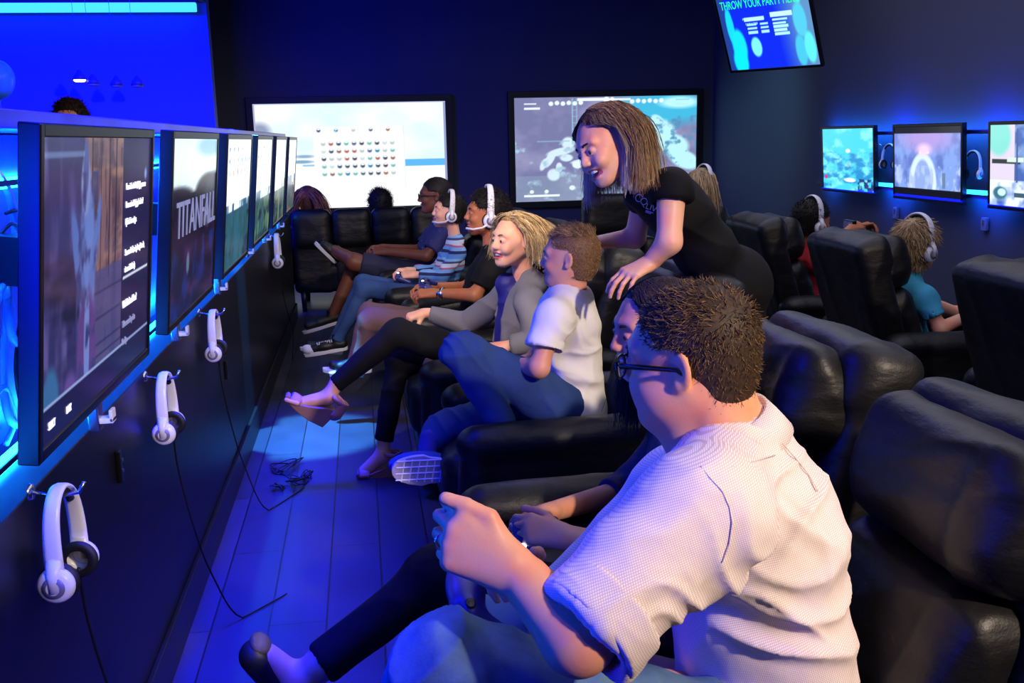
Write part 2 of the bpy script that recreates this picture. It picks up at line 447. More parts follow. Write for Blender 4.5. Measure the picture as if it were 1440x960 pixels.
def hair_cap(H, th=.01, front=.062, fz=.062, ear=-.03, nape=-.075, vox=.004, extra=(), side=-.005, ny=0, face=True):
    s = H.s; R = H.R
    E = lambda c, r, k=.02, op='u': ell(H(*c), np.array(r) * s, R, k * s, op)
    B = lambda c, h, k=.01, op='s': rbox(H(*c), np.array(h) * s, .01 * s, R, k * s, op)
    p = [E((-.02, 0, .032), (.1 + th, .079 + th, .089 + th)), E((-.045, 0, -.03), (.062 + th, .062 + th, .07), .03)] + list(extra)
    if face:
        p += [B((front + .1, 0, fz - .1), (.1, .2, .1), .02), B((side + .15, 0, -.13 + ear + .09), (.15, .2, .1), .012), B((0, 0, nape - .1), (.3, .3, .1), .01)]
    return sdf_arrays(p, vox * max(s, .9), None, 1)
def colmix(n, stops):
    """random strand colours from a list of srgb stops"""
    c = np.array([lin(x) for x in stops]); i = rng.integers(0, len(c), n); j = rng.integers(0, len(c), n); t = rng.random((n, 1))
    return c[i] * t + c[j] * (1 - t)
def short_hair(H, root, org, cols, n, L, r, flow, th=.008, mt='hair', lift=.45, noise_=.25, name='hair', **kw):
    v, f = hair_cap(H, th=th, **kw)
    loc = H.inv(v); nn = vnormals(loc, f); i = rng.integers(0, len(v), n); rt = loc[i]; nr = nn[i]
    inner = (rt[:, 0] ** 2 / .1 ** 2 + rt[:, 1] ** 2 / .079 ** 2 + (rt[:, 2] - .03) ** 2 / .089 ** 2) > .8
    i = i[inner]; rt = rt[inner]; nr = nr[inner]
    fl = flow(rt); d = fl - nr * (fl * nr).sum(1, keepdims=True); d /= np.linalg.norm(d, axis=1, keepdims=True) + 1e-6
    d = d * (1 - lift) + nr * lift
    Ls = (L(rt) if callable(L) else np.full(len(rt), L)) * rng.uniform(.7, 1.2, len(rt))
    base = colmix(len(v), cols[:2])
    S = strands(H, rt - nr * .003, d, Ls, 3, r, .05, colmix(len(rt), cols), noise_)
    V_, F_, C_ = join([(v, f, base), S])
    return np_mesh(name, V_, F_, MATS[mt], root, org, col=C_)
def long_hair(H, root, org, cols, groups, base=None, mt='hair', name='hair'):
    """groups: list of dicts(n, root sampler, dir, L, seg, r, grav, cols)"""
    ps = []
    if base is not None: ps.append((base[0], base[1], colmix(len(base[0]), cols[:2])))
    for g in groups:
        rt = g['roots'](g['n']); d = g['dir'](rt); Ls = (g['L'](rt) if callable(g['L']) else np.full(len(rt), g['L'])) * rng.uniform(.88, 1.06, len(rt))
        ps.append(strands(H, rt, d, Ls, g.get('seg', 8), g.get('r', .0022), g.get('grav', .3), colmix(len(rt), g.get('cols', cols)), g.get('noise', .05), wav=g.get('wav', (0, 0)), ecc=g.get('ecc'), xc=g.get('xc'), tip=g.get('tip')))
    V_, F_, C_ = join(ps)
    return np_mesh(name, V_, F_, MATS[mt], root, org, col=C_)
def scalp(th=.006, xlim=(-.2, .07), zmin=.0, part=None):
    """random points on the scalp shell (head space)"""
    def f(n):
        out = []
        while len(out) < n:
            q = rng.normal(size=3); q /= np.linalg.norm(q)
            p = np.array([-.018, 0, .03]) + q * np.array([.1 + th, .079 + th, .089 + th])
            if p[2] < zmin or not (xlim[0] < p[0] < xlim[1]): continue
            if p[2] < .036 + 1.1 * max(p[0], 0): continue
            if part and not part(p): continue
            out.append(p)
        return np.array(out)
    return f
def headset(H_, label, group=None, mic=True, width=1.0, name='gaming_headset', mat_b='headset_white', cuff='headset_dark', mside=1, w=.085, cupz=-.012, top=.147):
    """a white gaming headset in head space of frame H"""
    H = Frame(H_.c, H_.R[:, 0], H_.R[:, 2], H_.s * (1.05 if w > .08 else 1))
    root = thing(name, label, 'headset', tuple(H(0, 0, 0)), group=group); o = H(0, 0, 0)
    g = Geo(); pts = []
    for k in range(21):
        a = PI * k / 20; y = math.cos(a) * w * (1 + .1 * math.sin(a)); z = cupz + (top - cupz) * math.sin(a) ** .75
        pts.append((y, z))
    vs = []; n = len(pts)
    for k, (y, z) in enumerate(pts):
        y0, z0 = pts[max(k - 1, 0)]; y1, z1 = pts[min(k + 1, n - 1)]; t = np.array([y1 - y0, z1 - z0]); t /= np.linalg.norm(t); nn = np.array([t[1], -t[0]])
        if nn @ np.array([y, z - .03]) < 0: nn = -nn
        wd = .019 - .004 * math.sin(PI * k / 20)
        for a in range(8):
            an = 2 * PI * a / 8 + PI / 8
            vs.append(H(-.012 + wd * (1 if math.cos(an) > 0 else -1) * min(1, abs(math.cos(an)) * 1.3), y + nn[0] * .0055 * math.sin(an), z + nn[1] * .0055 * math.sin(an)))
    fs = [(i * 8 + k, i * 8 + (k + 1) % 8, (i + 1) * 8 + (k + 1) % 8, (i + 1) * 8 + k) for i in range(n - 1) for k in range(8)] + [tuple(range(8)), tuple(range((n - 1) * 8, n * 8))]
    g.add(vs, fs); b = g.build('headband', MATS[mat_b], root, smooth=True, origin=o)
    g = Geo()
    for k in range(5, 16):
        pass
    pad = [H(-.012, pts[k][0] * .93, pts[k][1] - .009 * math.sin(PI * k / 20)) for k in range(5, 16)]
    g.tube(pad, .009 * H.s, 8).build('headband_padding', MATS[cuff], root, smooth=True, origin=o)
    for s in (-1, 1):
        Rl = H.R @ np.array([[1, 0, 0], [0, 0, s], [0, -s, 0]]).astype(float)      # local z -> outwards (y*s)
        Rl = np.stack([H.R[:, 0], H.R[:, 2] * (-s), H.R[:, 1] * s], 1)
        prof = [(0.0, .022), (.012, .022), (.02, .02), (.03, .0175), (.036, .011), (.038, .002), (.036, -.004), (.034, -.006)]
        g = Geo(); g.lathe([(r * H.s, z * H.s) for r, z in prof], H(-.012, s * w * .97, cupz - .02), Rl * 1, 28)
        cup = g.build('ear_cup', MATS[mat_b], root, smooth=True, origin=o)
        g = Geo(); g.lathe([(r * H.s, z * H.s) for r, z in [(.014, .0235), (.022, .0215), (.0235, .0185)]], H(-.012, s * w * .97, cupz - .02), Rl, 24)
        g.build('ear_cup_plate', MATS['headset_grey'], cup, smooth=True, origin=o)
        g = Geo(); g.lathe([(r * H.s, z * H.s) for r, z in [(.034, -.004), (.04, -.007), (.042, -.013), (.039, -.02), (.03, -.0215), (.022, -.02)]], H(-.012, s * w * .97, cupz - .02), Rl, 28)
        g.build('ear_cushion', MATS[cuff], root, smooth=True, origin=o)
        g = Geo(); g.tube([H(-.012, s * w * 1.0, cupz + .03), H(-.012, s * w * 1.22, cupz + .005), H(-.012, s * w * 1.24, cupz - .03)], [.011 * H.s, .0085 * H.s, .007 * H.s], 10, flat=(H.R[:, 0], 1.5)).build('yoke', MATS[mat_b], root, smooth=True, origin=o)
    if mic:
        g = Geo(); g.tube([H(-.0, mside * w * 1.1, cupz - .035), H(.03, mside * w * 1.12, cupz - .055), H(.075, mside * w * .85, cupz - .066), H(.105, mside * w * .5, cupz - .064)], [.0075 * H.s, .0055 * H.s, .005 * H.s, .0075 * H.s], 8)
        g.build('microphone_boom', MATS[mat_b], root, smooth=True, origin=o)
    return root
def controller(c, fw, up, label, s=1.0, group=None, light=True):
    H = Frame(c, fw, up, 1.0); root = thing('game_controller', label, 'game controller', tuple(np.array(c)), group=group); o = np.array(c, float)
    R = H.R
    pr = [ell(H(0, 0, 0), (.03 * s, .068 * s, .017 * s), R, .01), ell(H(.008, 0, .004), (.03 * s, .05 * s, .016 * s), R, .01)]
    for y in (-1, 1):
        pr += [cap(H(0, y * .05 * s, 0), H(-.06 * s, y * .068 * s, -.012 * s), .021 * s, .0135 * s, .018), cap(H(.028 * s, y * .035 * s, .006 * s), H(.03 * s, y * .058 * s, .002 * s), .007 * s, .007 * s, .004)]
    sdf('shell', pr, .003, MATS['controller_shell'], root, o)
    Rl = np.stack([R[:, 0], R[:, 1], R[:, 2]], 1)
    for x, y in ((.005, .042), (-.016, -.02)):
        g = Geo(); g.lathe([(r * s, z * s) for r, z in [(.0, .022), (.005, .0215), (.0085, .0235), (.0085, .021), (.004, .018), (.005, .008)]], H(x * s, y * s, .003), Rl, 16); g.build('thumbstick', MATS['controller_dark'], root, smooth=True, origin=o)
    for k in range(4):
        g = Geo(); a = k * PI / 2; g.lathe([(0, .0185), (.003, .018), (.0042, .0165), (.0042, .01)], H(.006 + .009 * math.cos(a), -.042 + .009 * math.sin(a), .001), Rl, 12)
        g.build('button', MATS['controller_dark'], root, smooth=True, origin=o)
    if light:
        g = Geo(); g.lathe([(0, .0215), (.005, .021), (.007, .0195), (.007, .01)], H(.016, 0, .001), Rl, 16)
        g.build('guide_light', MATS['led_white'], root, smooth=True, origin=o)
    return root
# ------------------------------------------------------------------ materials
mat('wall_navy', (74, 76, 92), rough=.75, spec=.25, bump=[(90, .1, .003, (1, 1, 1))])
mat('wall_blue', (70, 90, 215), rough=.7, spec=.2, bump=[(60, .08, .003, (1, 1, 1))])
mat('ceiling_dark', (20, 21, 30), rough=.85)
mat('trim_black', (10, 10, 13), rough=.4)
mat('panel_black', (10, 10, 14), rough=.42, spec=.35, bump=[(7, .12, .01, (1, 1, 1))])
mat('laminate', (62, 66, 185), rough=.3, spec=.6, var=(5, (44, 46, 160), .4, .7))
mat('black_plastic', (9, 9, 11), rough=.3, spec=.5)
mat('tv_back', (125, 130, 190), rough=.45)
mat('frame_black', (8, 8, 11), rough=.5)
mat('metal', (190, 190, 200), rough=.22, metal=1)
mat('leather', (13, 13, 16), rough=.46, spec=.38, bump=[(260, .22, .002, (1, 1, 1)), (7, .35, .02, (1, 1, 2.2))])
mat('leather_dark', (15, 15, 18), rough=.42, spec=.45, bump=[(200, .2, .002, (1, 1, 1))])
mat('cable_black', (9, 9, 12), rough=.45)
mat('cable_white', (200, 210, 230), rough=.4)
mat('headset_white', (228, 226, 235), rough=.28, spec=.5)
mat('headset_grey', (110, 108, 130), rough=.4)
mat('headset_dark', (14, 14, 18), rough=.6)
mat('controller_shell', (40, 42, 110), rough=.35)
mat('controller_dark', (12, 12, 20), rough=.35)
mat('led_white', (255, 255, 255), em=(210, 235, 255), es=9)
mat('led_cyan', (60, 200, 255), em=(70, 208, 255), es=1.35)
mat('led_blue', (100, 120, 255), em=(12, 120, 255), es=48)
mat('led_blue_small', (100, 120, 255), em=(60, 190, 255), es=12)
mat('lamp_glow', (255, 255, 255), em=(255, 240, 255), es=4)
mat('sclera', (225, 222, 222), rough=.2); mat('iris_brown', (62, 38, 24), rough=.2); mat('iris_blue', (60, 90, 120), rough=.2); mat('pupil', (5, 5, 5), rough=.1)
mat('teeth', (235, 232, 225), rough=.25)
mat('hair', (60, 45, 35), rough=.6, spec=.3, attr=True)
mat('brow_dark', (38, 26, 20), rough=.7); mat('brow_fair', (120, 90, 62), rough=.7)
mat('rubber_white', (215, 212, 225), rough=.6); mat('sole_groove', (240, 238, 245), rough=.8); mat('sole_grey', (165, 160, 182), rough=.7)
def floor_pattern(N, K, b, tc):
    mp = N.new('ShaderNodeMapping'); mp.inputs['Rotation'].default_value = (0, 0, PI / 2); K.new(tc.outputs['Object'], mp.inputs[0])
    br = N.new('ShaderNodeTexBrick'); br.inputs['Scale'].default_value = 1; br.inputs['Brick Width'].default_value = 1.2; br.inputs['Row Height'].default_value = .18; br.inputs['Mortar Size'].default_value = .003
    br.inputs['Color1'].default_value = L4((62, 62, 74)); br.inputs['Color2'].default_value = L4((48, 48, 60)); br.inputs['Mortar'].default_value = L4((18, 18, 24))
    K.new(mp.outputs[0], br.inputs['Vector'])
    n = N.new('ShaderNodeTexNoise'); n.inputs['Scale'].default_value = 6; n.inputs['Detail'].default_value = 8; K.new(tc.outputs['Object'], n.inputs['Vector'])
    mr = N.new('ShaderNodeMapRange'); mr.inputs[3].default_value = .75; mr.inputs[4].default_value = 1.2; K.new(n.outputs['Fac'], mr.inputs[0])
    mx = N.new('ShaderNodeMix'); mx.data_type = 'RGBA'; mx.blend_type = 'MULTIPLY'; mx.inputs[0].default_value = 1; K.new(br.outputs['Color'], mx.inputs[6]); K.new(mr.outputs[0], mx.inputs[7]); K.new(mx.outputs[2], b.inputs['Base Color'])
    r2 = N.new('ShaderNodeMapRange'); r2.inputs[3].default_value = .28; r2.inputs[4].default_value = .45; K.new(n.outputs['Fac'], r2.inputs[0]); K.new(r2.outputs[0], b.inputs['Roughness'])
mat('floor', (50, 50, 60), rough=.35, pattern=floor_pattern)
# ------------------------------------------------------------------ setting
def struct(name, g, m, **k):
    o = g.build(name, m, **k); o['kind'] = 'structure'; return o
XR, YB, ZC = 4.3, 12.0, 3.3
XL, YF = -7.0, -4.0
g = Geo(); g.box(((XL + XR) / 2, (YF + YB) / 2, -.05), ((XR - XL) / 2 + .2, (YB - YF) / 2 + .2, .05)); struct('floor', g, MATS['floor'])
g = Geo(); g.box(((XL + XR) / 2, (YF + YB) / 2, ZC + .05), ((XR - XL) / 2 + .2, (YB - YF) / 2 + .2, .05)); struct('ceiling', g, MATS['ceiling_dark'])
g = Geo(); g.box(((XL + XR) / 2, YB + .1, ZC / 2), ((XR - XL) / 2 + .2, .1, ZC / 2)); struct('wall_back', g, MATS['wall_navy'])
g = Geo(); g.box((XR + .1, (YF + YB) / 2, ZC / 2), (.1, (YB - YF) / 2, ZC / 2)); struct('wall_right', g, MATS['wall_navy'])
g = Geo(); g.box((XL - .1, (YF + YB) / 2, ZC / 2), (.1, (YB - YF) / 2, ZC / 2)); struct('wall_left', g, MATS['wall_navy'])
g = Geo(); g.box(((XL + XR) / 2, YF - .1, ZC / 2), ((XR - XL) / 2 + .2, .1, ZC / 2)); struct('wall_front', g, MATS['wall_navy'])
xe = P(297, 100, 10.6).x
zt = P(150, 24, 10.6).z
g = Geo(); g.box(((XL + xe) / 2, 10.7, ZC / 2), ((xe - XL) / 2, .1, ZC / 2)); struct('wall_alcove', g, MATS['wall_blue'])
g = Geo(); g.box(((XL + xe) / 2, 10.5, (zt + .13 + ZC) / 2), ((xe - XL) / 2, .1, (ZC - zt - .13) / 2)); struct('trim_soffit', g, MATS['wall_navy'])
g = Geo(); g.box((XR - .01, (YF + YB) / 2, .06), (.012, (YB - YF) / 2 - .01, .06)); struct('baseboard_right', g, MATS['trim_black'])
g = Geo(); g.box(((xe + XR) / 2, YB - .012, .06), ((XR - xe) / 2 - .02, .012, .06)); struct('baseboard_back', g, MATS['trim_black'])
# LED strip over the blue wall
t = thing('led_strip_light', 'glowing cyan-white LED strip along the top of the blue wall', 'light strip', ((XL + xe) / 2, 10.36, zt + .06))
g = Geo(); g.box((0, .01, .0), ((xe - XL) / 2 - .06, .03, .042)); g.build('diffuser', MATS['led_cyan'], t, bevel=.01)
g = Geo(); g.box((0, .04, .055), ((xe - XL) / 2 - .05, .05, .012)); g.build('mounting_rail', MATS['frame_black'], t)
# ------------------------------------------------------------------ partition with the screens
XW, YE = -.62, 8.75; Y0 = .3
t = thing('screen_partition', 'long black partition carrying the row of screens beside the aisle', 'partition', (XW, 4.8, 0)); o = np.array([XW, 4.8, 0])
g = Geo(); g.box((XW - .14, (Y0 + YE) / 2, .445), (.14, (YE - Y0) / 2, .445)); g.build('lower_panel', MATS['panel_black'], t, origin=o, bevel=.004)
g = Geo(); g.box((XW - .22, (Y0 + YE) / 2, 1.2), (.06, (YE - Y0) / 2 - .01, .33)); g.build('back_panel', MATS['laminate'], t, origin=o)
g = Geo(); g.box((XW - .14, (Y0 + YE) / 2, 1.552), (.15, (YE - Y0) / 2, .018)); g.build('top_ledge', MATS['laminate'], t, origin=o, bevel=.004)
g = Geo(); g.box((XW - .14, YE - .015, 1.2), (.139, .014, .33)); g.build('end_panel', MATS['panel_black'], t, origin=o)
g = Geo(); g.box((XW + .008, (Y0 + YE) / 2, .065), (.008, (YE - Y0) / 2, .065)); g.build('kick_board', MATS['trim_black'], t, origin=o, bevel=.003)
for zz, xx, nm in ((1.43, XW - .115, 'upper'), (.905, XW - .09, 'lower')):
    t = thing('led_strip_light', 'blue LED strip glowing behind the partition screens, the %s one' % nm, 'light strip', (xx, 4.8, zz))
    g = Geo(); g.box((0, 0, 0), (.008, (YE - Y0) / 2 - .05, .011)); g.build('diffuser', MATS['led_blue'], t)
    g = Geo(); g.box((.0105, 0, 0), (.002, (YE - Y0) / 2 - .05, .006)); g.build('mounting_rail', MATS['trim_black'], t)
# --- painting of screens
def vnoise(u, v, sx, sy, seed=0):
    return .62 * vnoise1(u, v, sx, sy, seed) + .25 * vnoise1(u, v, sx * 2.3, sy * 2.3, seed + 900) + .13 * vnoise1(u, v, sx * 5.1, sy * 5.1, seed + 901)
def vnoise1(u, v, sx, sy, seed=0):
    r = np.random.default_rng(seed); G = r.random((int(sx) + 3, int(sy) + 3))
    a, b = u * sx, v * sy; i, j = np.clip(a.astype(int), 0, int(sx) + 1), np.clip(b.astype(int), 0, int(sy) + 1); fa, fb = a - i, b - j
    fa = fa * fa * (3 - 2 * fa); fb = fb * fb * (3 - 2 * fb)
    return (G[i, j] * (1 - fa) + G[i + 1, j] * fa) * (1 - fb) + (G[i, j + 1] * (1 - fa) + G[i + 1, j + 1] * fa) * fb
class Canvas:
    def __init__(s, nx, ny):
        s.nx, s.ny = nx, ny; s.u, s.v = np.meshgrid(np.linspace(0, 1, nx), np.linspace(0, 1, ny), indexing='ij'); s.c = np.zeros((nx, ny, 3))
    def mix(s, m, c): m = np.clip(m, 0, 1)[..., None]; s.c = s.c * (1 - m) + np.array(c, float) / 255 * m; return s
    def rect(s, u0, u1, v0, v1, c, a=1): return s.mix(((s.u >= u0) & (s.u <= u1) & (s.v >= v0) & (s.v <= v1)) * a, c)
    def blob(s, u, v, ru, rv, c, a=1, soft=.3, rot=0):
        x, y = (s.u - u), (s.v - v); cc, ss = math.cos(rot), math.sin(rot); x, y = x * cc + y * ss, -x * ss + y * cc
        d = np.sqrt((x / ru) ** 2 + (y / rv) ** 2); return s.mix((1 + soft - d) / soft / 1 * a * (d < 1 + soft), c)
    def noise(s, m, sx, sy, c, seed, lo=.45, hi=.7):
        return s.mix(np.clip((vnoise(s.u, s.v, sx, sy, seed) - lo) / (hi - lo), 0, 1) * m, c)
def screen_mesh(cv, o, U, W_, name='screen', m='screen', parent=None):
    o, U, W_ = (np.array(x, float) for x in (o, U, W_))
    v = (o + cv.u[..., None] * U + cv.v[..., None] * W_).reshape(-1, 3)
    i = np.arange(cv.nx - 1)[:, None] * cv.ny + np.arange(cv.ny - 1)[None, :]
    f = np.stack([i, i + cv.ny, i + cv.ny + 1, i + 1], -1).reshape(-1, 4)
    c = np.clip(cv.c, 0, 1); c = np.where(c <= .04045, c / 12.92, ((c + .055) / 1.055) ** 2.4).reshape(-1, 3)
    return np_mesh(name, v, f, MATS[m], parent, None, None, c, smooth=False)
screen_mat('screen', 1.0); screen_mat('screen_bright', 1.3); screen_mat('screen_wall', 1.06)
def text_mesh(s, size, M, m, parent, name='lettering', bold=0, shear=0, sx=1, thick=.0008):
    c = bpy.data.curves.new('t', 'FONT'); c.body = s; c.size = size; c.offset = bold; c.shear = shear; c.extrude = thick; c.resolution_u = 3
    o = bpy.data.objects.new('t', c); COL.objects.link(o); dg = bpy.context.evaluated_depsgraph_get(); dg.update()
    me = bpy.data.meshes.new_from_object(o.evaluated_get(dg)); bpy.data.objects.remove(o); me.name = name
    me.transform(Matrix.Diagonal((sx, 1, 1, 1))); me.transform(M); me.materials.clear(); me.materials.append(MATS[m])
    return add_obj(name, me, parent)
def basis(o, U, V_):
    U = Vector(U).normalized(); V_ = Vector(V_).normalized(); N_ = U.cross(V_)
    return Matrix(((U.x, V_.x, N_.x, o[0]), (U.y, V_.y, N_.y, o[1]), (U.z, V_.z, N_.z, o[2]), (0, 0, 0, 1)))
mat('text_white', (230, 235, 245), em=(225, 232, 250), es=1); mat('text_grey', (120, 125, 160), em=(110, 115, 150), es=1)
mat('text_green', (40, 255, 150), em=(30, 255, 150), es=1); mat('text_pale', (150, 220, 255), em=(150, 225, 255), es=1)
TW, TH, TB = .91, .57, .022
def television(label, cv, loc, rot, W=TW, H=TH, group=None, m='screen', texts=(), gap=.215, depth=.022, bot=.022, topb=TB, extra=None):
    t = thing('television', label, 'television', loc, group=group); t.rotation_euler = rot
    # local frame: screen faces +x, width along y, height along z from 0
    g = Geo()
    g.box((-.018, TB / 2 - .0, H / 2), (.018, TB / 2, H / 2)); g.box((-.018, W - TB / 2, H / 2), (.018, TB / 2, H / 2))
    g.box((-.018, W / 2, bot / 2), (.0181, W / 2 - TB * .9, bot / 2)); g.box((-.018, W / 2, H - topb / 2), (.0181, W / 2 - TB * .9, topb / 2))
    g.build('bezel', MATS['black_plastic'], t, bevel=.003)
    screen_mesh(cv, (-.004, TB * .9, bot * .9), (0, W - 1.8 * TB, 0), (0, 0, H - .9 * bot - .9 * topb), 'screen', m, t)
    g = Geo(); D = depth
    v = [(-.034, .003, .003), (-.034, W - .003, .003), (-.034, W - .003, H - .003), (-.034, .003, H - .003), (-.034 - D, .1, .07), (-.034 - D, W - .1, .07), (-.034 - D, W - .1, H - .1), (-.034 - D, .1, H - .1)]
    g.add(v, [(0, 3, 2, 1), (4, 5, 6, 7), (0, 1, 5, 4), (1, 2, 6, 5), (2, 3, 7, 6), (3, 0, 4, 7)]); g.build('rear_housing', MATS['tv_back'], t)
    g = Geo(); g.box((-.034 - D - .006, W / 2, H / 2), (.008, .1, .1));  g.box((-.034 - D - .02 - (gap - .054 - D) / 2, W / 2, H / 2), ((gap - .054 - D) / 2, .03, .05)); g.build('wall_bracket', MATS['frame_black'], t)
    for s, size, y, z, mt, sx in texts:
        text_mesh(s, size, basis((-.0032, y, z), (0, 1, 0), (0, 0, 1)), mt, t, 'screen_text', sx=sx, bold=0)
    return t
def icons(cv, u0, u1, v0, v1, nu, nv, seed, r=.016, asp=1.7):
    rr = np.random.default_rng(seed); pal = [(150, 110, 100), (90, 110, 140), (80, 80, 90), (60, 140, 190), (180, 110, 90), (190, 200, 200), (200, 225, 220), (70, 90, 110), (120, 190, 180)]
    for i in range(nu):
        for j in range(nv):
            u = u0 + (u1 - u0) * i / max(nu - 1, 1); v = v0 + (v1 - v0) * j / max(nv - 1, 1); c = pal[rr.integers(len(pal))]
            cv.blob(u, v, r, r * asp, c, .7, .4); cv.blob(u, v + r * asp * .65, r * .8, r * asp * .45, (240, 250, 255), .7, .4)
# TV 1
c1 = Canvas(170, 110); c1.c[:] = np.array((46, 44, 96)) / 255
c1.noise(c1.u < .34, 14, 3, (88, 80, 140), 1); c1.noise(c1.u < .36, 5, 9, (24, 24, 60), 2, .5, .75)
c1.rect(.3, .66, 0, 1, (118, 88, 92)); c1.noise((c1.u > .3) & (c1.u < .66), 26, 5, (74, 56, 72), 3, .45, .6); c1.noise((c1.u > .3) & (c1.u < .66), 6, 22, (150, 112, 100), 4, .5, .8)
for k in (.36, .44, .52, .585): c1.rect(k, k + .008, .45, 1, (44, 32, 44))
c1.mix(((c1.u > .3) & (c1.u < .66) & (c1.v < .5)) * .75, (62, 66, 128)); 
for k in range(9): c1.rect(.36, .66, .06 + .05 * k, .066 + .05 * k, (36, 40, 84), .8)
c1.blob(.33, .52, .055, .3, (96, 120, 190)); c1.blob(.31, .83, .032, .1, (120, 136, 190)); c1.blob(.26, .55, .028, .18, (80, 104, 176), 1, .3, .25); c1.blob(.385, .56, .024, .2, (88, 110, 180), 1, .3, -.25)
c1.blob(.33, .22, .07, .2, (88, 60, 126)); c1.blob(.33, .24, .02, .2, (110, 128, 196)); c1.blob(.31, .89, .02, .09, (70, 84, 150), .8)
c1.noise((c1.u > .24) & (c1.u < .42) & (c1.v < .88), 30, 14, (50, 56, 110), 6, .5, .75)
c1.blob(.06, .14, .05, .1, (52, 100, 150), .8); c1.blob(.2, .1, .05, .08, (90, 70, 140), .6)
c1.rect(.66, 1, 0, 1, (24, 22, 66)); c1.noise(c1.u > .66, 4, 5, (40, 30, 88), 8, .4, .8); c1.blob(.93, .84, .01, .016, (120, 150, 230), .9, 1.2)
c1.rect(0, 1, 0, .13, (20, 22, 66)); c1.rect(0, 1, .128, .137, (150, 170, 220)); c1.rect(.0, .3, .93, .945, (120, 150, 200), .6)
tx = [("I've abandoned times I could you or see", .0, 0, 0, 0, 0)]
T1 = [(a, .021, .625, z, 'text_white', .6) for a, z in (("I'm an indomited fool, I'd gift you or me", .435), ("Dremora is with thy joy, fared me?", .395), ("by's in theirs vestiges.", .357), ("Some are dead's, swing through it nude,", .288), ("sir are with it lovely.", .25))]
T1 += [("Who's Darkened Gone?", .024, .61, .17, 'text_white', .6), ("Tell me more of my vision", .022, .61, .125, 'text_grey', .55), ("Goodbye", .022, .61, .085, 'text_grey', .6), ("SELECT", .02, .06, .045, 'text_white', .6), ("BACK", .02, .17, .045, 'text_white', .6)]
c1.rect(.68, .98, .405, .413, (225, 232, 250))
# TV 2
c2 = Canvas(110, 80); c2.c[:] = np.array((22, 18, 44)) / 255
c2.rect(0, 1, .66, 1, (226, 250, 255)); c2.blob(.8, .95, .3, .06, (150, 200, 215), .5); c2.blob(.1, .62, .35, .1, (22, 16, 40)); c2.blob(.5, .64, .2, .045, (14, 14, 34)); c2.blob(.8, .67, .28, .1, (22, 22, 40)); c2.blob(.95, .62, .22, .14, (40, 44, 66))
c2.noise(c2.v < .55, 6, 9, (60, 30, 80), 12, .5, .8); c2.noise((c2.v < .4), 10, 6, (20, 40, 110), 13, .5, .8); c2.blob(.8, .5, .12, .05, (90, 90, 110), .7); c2.blob(.35, .28, .03, .06, (90, 110, 140), .6)
T2 = [("TITANFALL", .155, .10, .26, 'text_grey', 1.02)]
def menu_cv(k, warm):
    c = Canvas(90, 70); c.c[:] = np.array((240, 252, 255)) / 255
    icons(c, .1, .92, .75, .93, 6, 3, 20 + k, .022, 1.5)
    c.rect(0, 1, 0, .44 - .02 * k, (40, 78, 88)); c.noise(c.v < .44 - .02 * k, 12, 5, warm, 30 + k, .35, .7); c.noise(c.v < .4 - .02 * k, 6, 8, (24, 40, 60), 40 + k, .5, .8); c.noise((c.v > .38) & (c.v < .5), 10, 3, (40, 80, 110), 50 + k, .4, .6)
    return c
cvs = [c1, c2, menu_cv(0, (40, 90, 110)), menu_cv(1, (90, 120, 90)), menu_cv(2, (110, 120, 90)), menu_cv(3, (150, 110, 90))]
lab = ['black television nearest the camera showing a role-playing game dialogue', 'black television second from the camera with large grey letters across a dark scene', 'black television third from the camera with icons over a dark blue picture', 'black television fourth along the partition with a dull green lower half',
       'black television fifth along the partition, narrow pale screen', 'black television farthest down the partition, brownish lower half']
for k in range(6):
    television(lab[k], cvs[k], (-.562, 1.71 + 1.17 * k, .972), (0, math.radians(6.5), 0), group='televisions along the partition', texts=T1 if k == 0 else T2 if k == 1 else (), m='screen' if k < 2 else 'screen_bright')
# wall screens
def wall_screen(label, cv, x0, x1, z0, z1, lit):
    t = thing('projection_screen', label, 'projection screen', ((x0 + x1) / 2, YB, z0), group='big screens on the back wall'); w = (x1 - x0) / 2; h = z1 - z0; b = .075
    g = Geo()
    for c, hh in (((0, -.03, b / 2), (w, .028, b / 2)), ((0, -.03, h - b / 2), (w, .028, b / 2)), ((-w + b / 2, -.03, h / 2), (b / 2, .0285, h / 2 - b * .9)), ((w - b / 2, -.03, h / 2), (b / 2, .0285, h / 2 - b * .9))): g.box(c, hh)
    g.build('frame', MATS['frame_black'], t, bevel=.004)
    screen_mesh(cv, (-w + b * .9, -.035, b * .9), (2 * w - 1.8 * b, 0, 0), (0, 0, h - 1.8 * b), 'screen_surface', lit, t); return t
cA = Canvas(300, 170); cA.c[:] = np.array((225, 251, 255)) / 255
cA.noise(cA.v > -1, 3, 3, (255, 255, 255), 60, .35, .6); cA.rect(0, 1, 0, .4, (252, 255, 255), .85)
cA.blob(.03, .74, .04, .06, (150, 160, 190), .8, .8); cA.blob(.235, .45, .045, .012, (130, 170, 200), .8, .8); cA.blob(.25, .5, .04, .012, (140, 175, 205), .7, .8)
cA.rect(.775, .985, .385, .455, (96, 185, 245)); cA.rect(.24, .3, .405, .425, (120, 190, 230), .8); cA.rect(.3, .77, .17, .77, (252, 250, 250), .9); cA.rect(.77, .775, .17, .77, (225, 235, 240), .9)
icons(cA, .35, .71, .33, .615, 10, 5, 66, .0105, 1.7); icons(cA, .33, .69, .74, .74, 5, 1, 67, .009, 1.7); 
for k in range(9): cA.rect(.3 + .0585 * k, .302 + .0585 * k, .7, .79, (222, 238, 240), .8)
cA.rect(.984, 1, 0, 1, (150, 160, 205)); cA.rect(0, .012, 0, 1, (170, 180, 215)); cA.rect(0, 1, .985, 1, (180, 190, 225))
pa, pb = P(345, 137, YB), P(634, 133, YB)
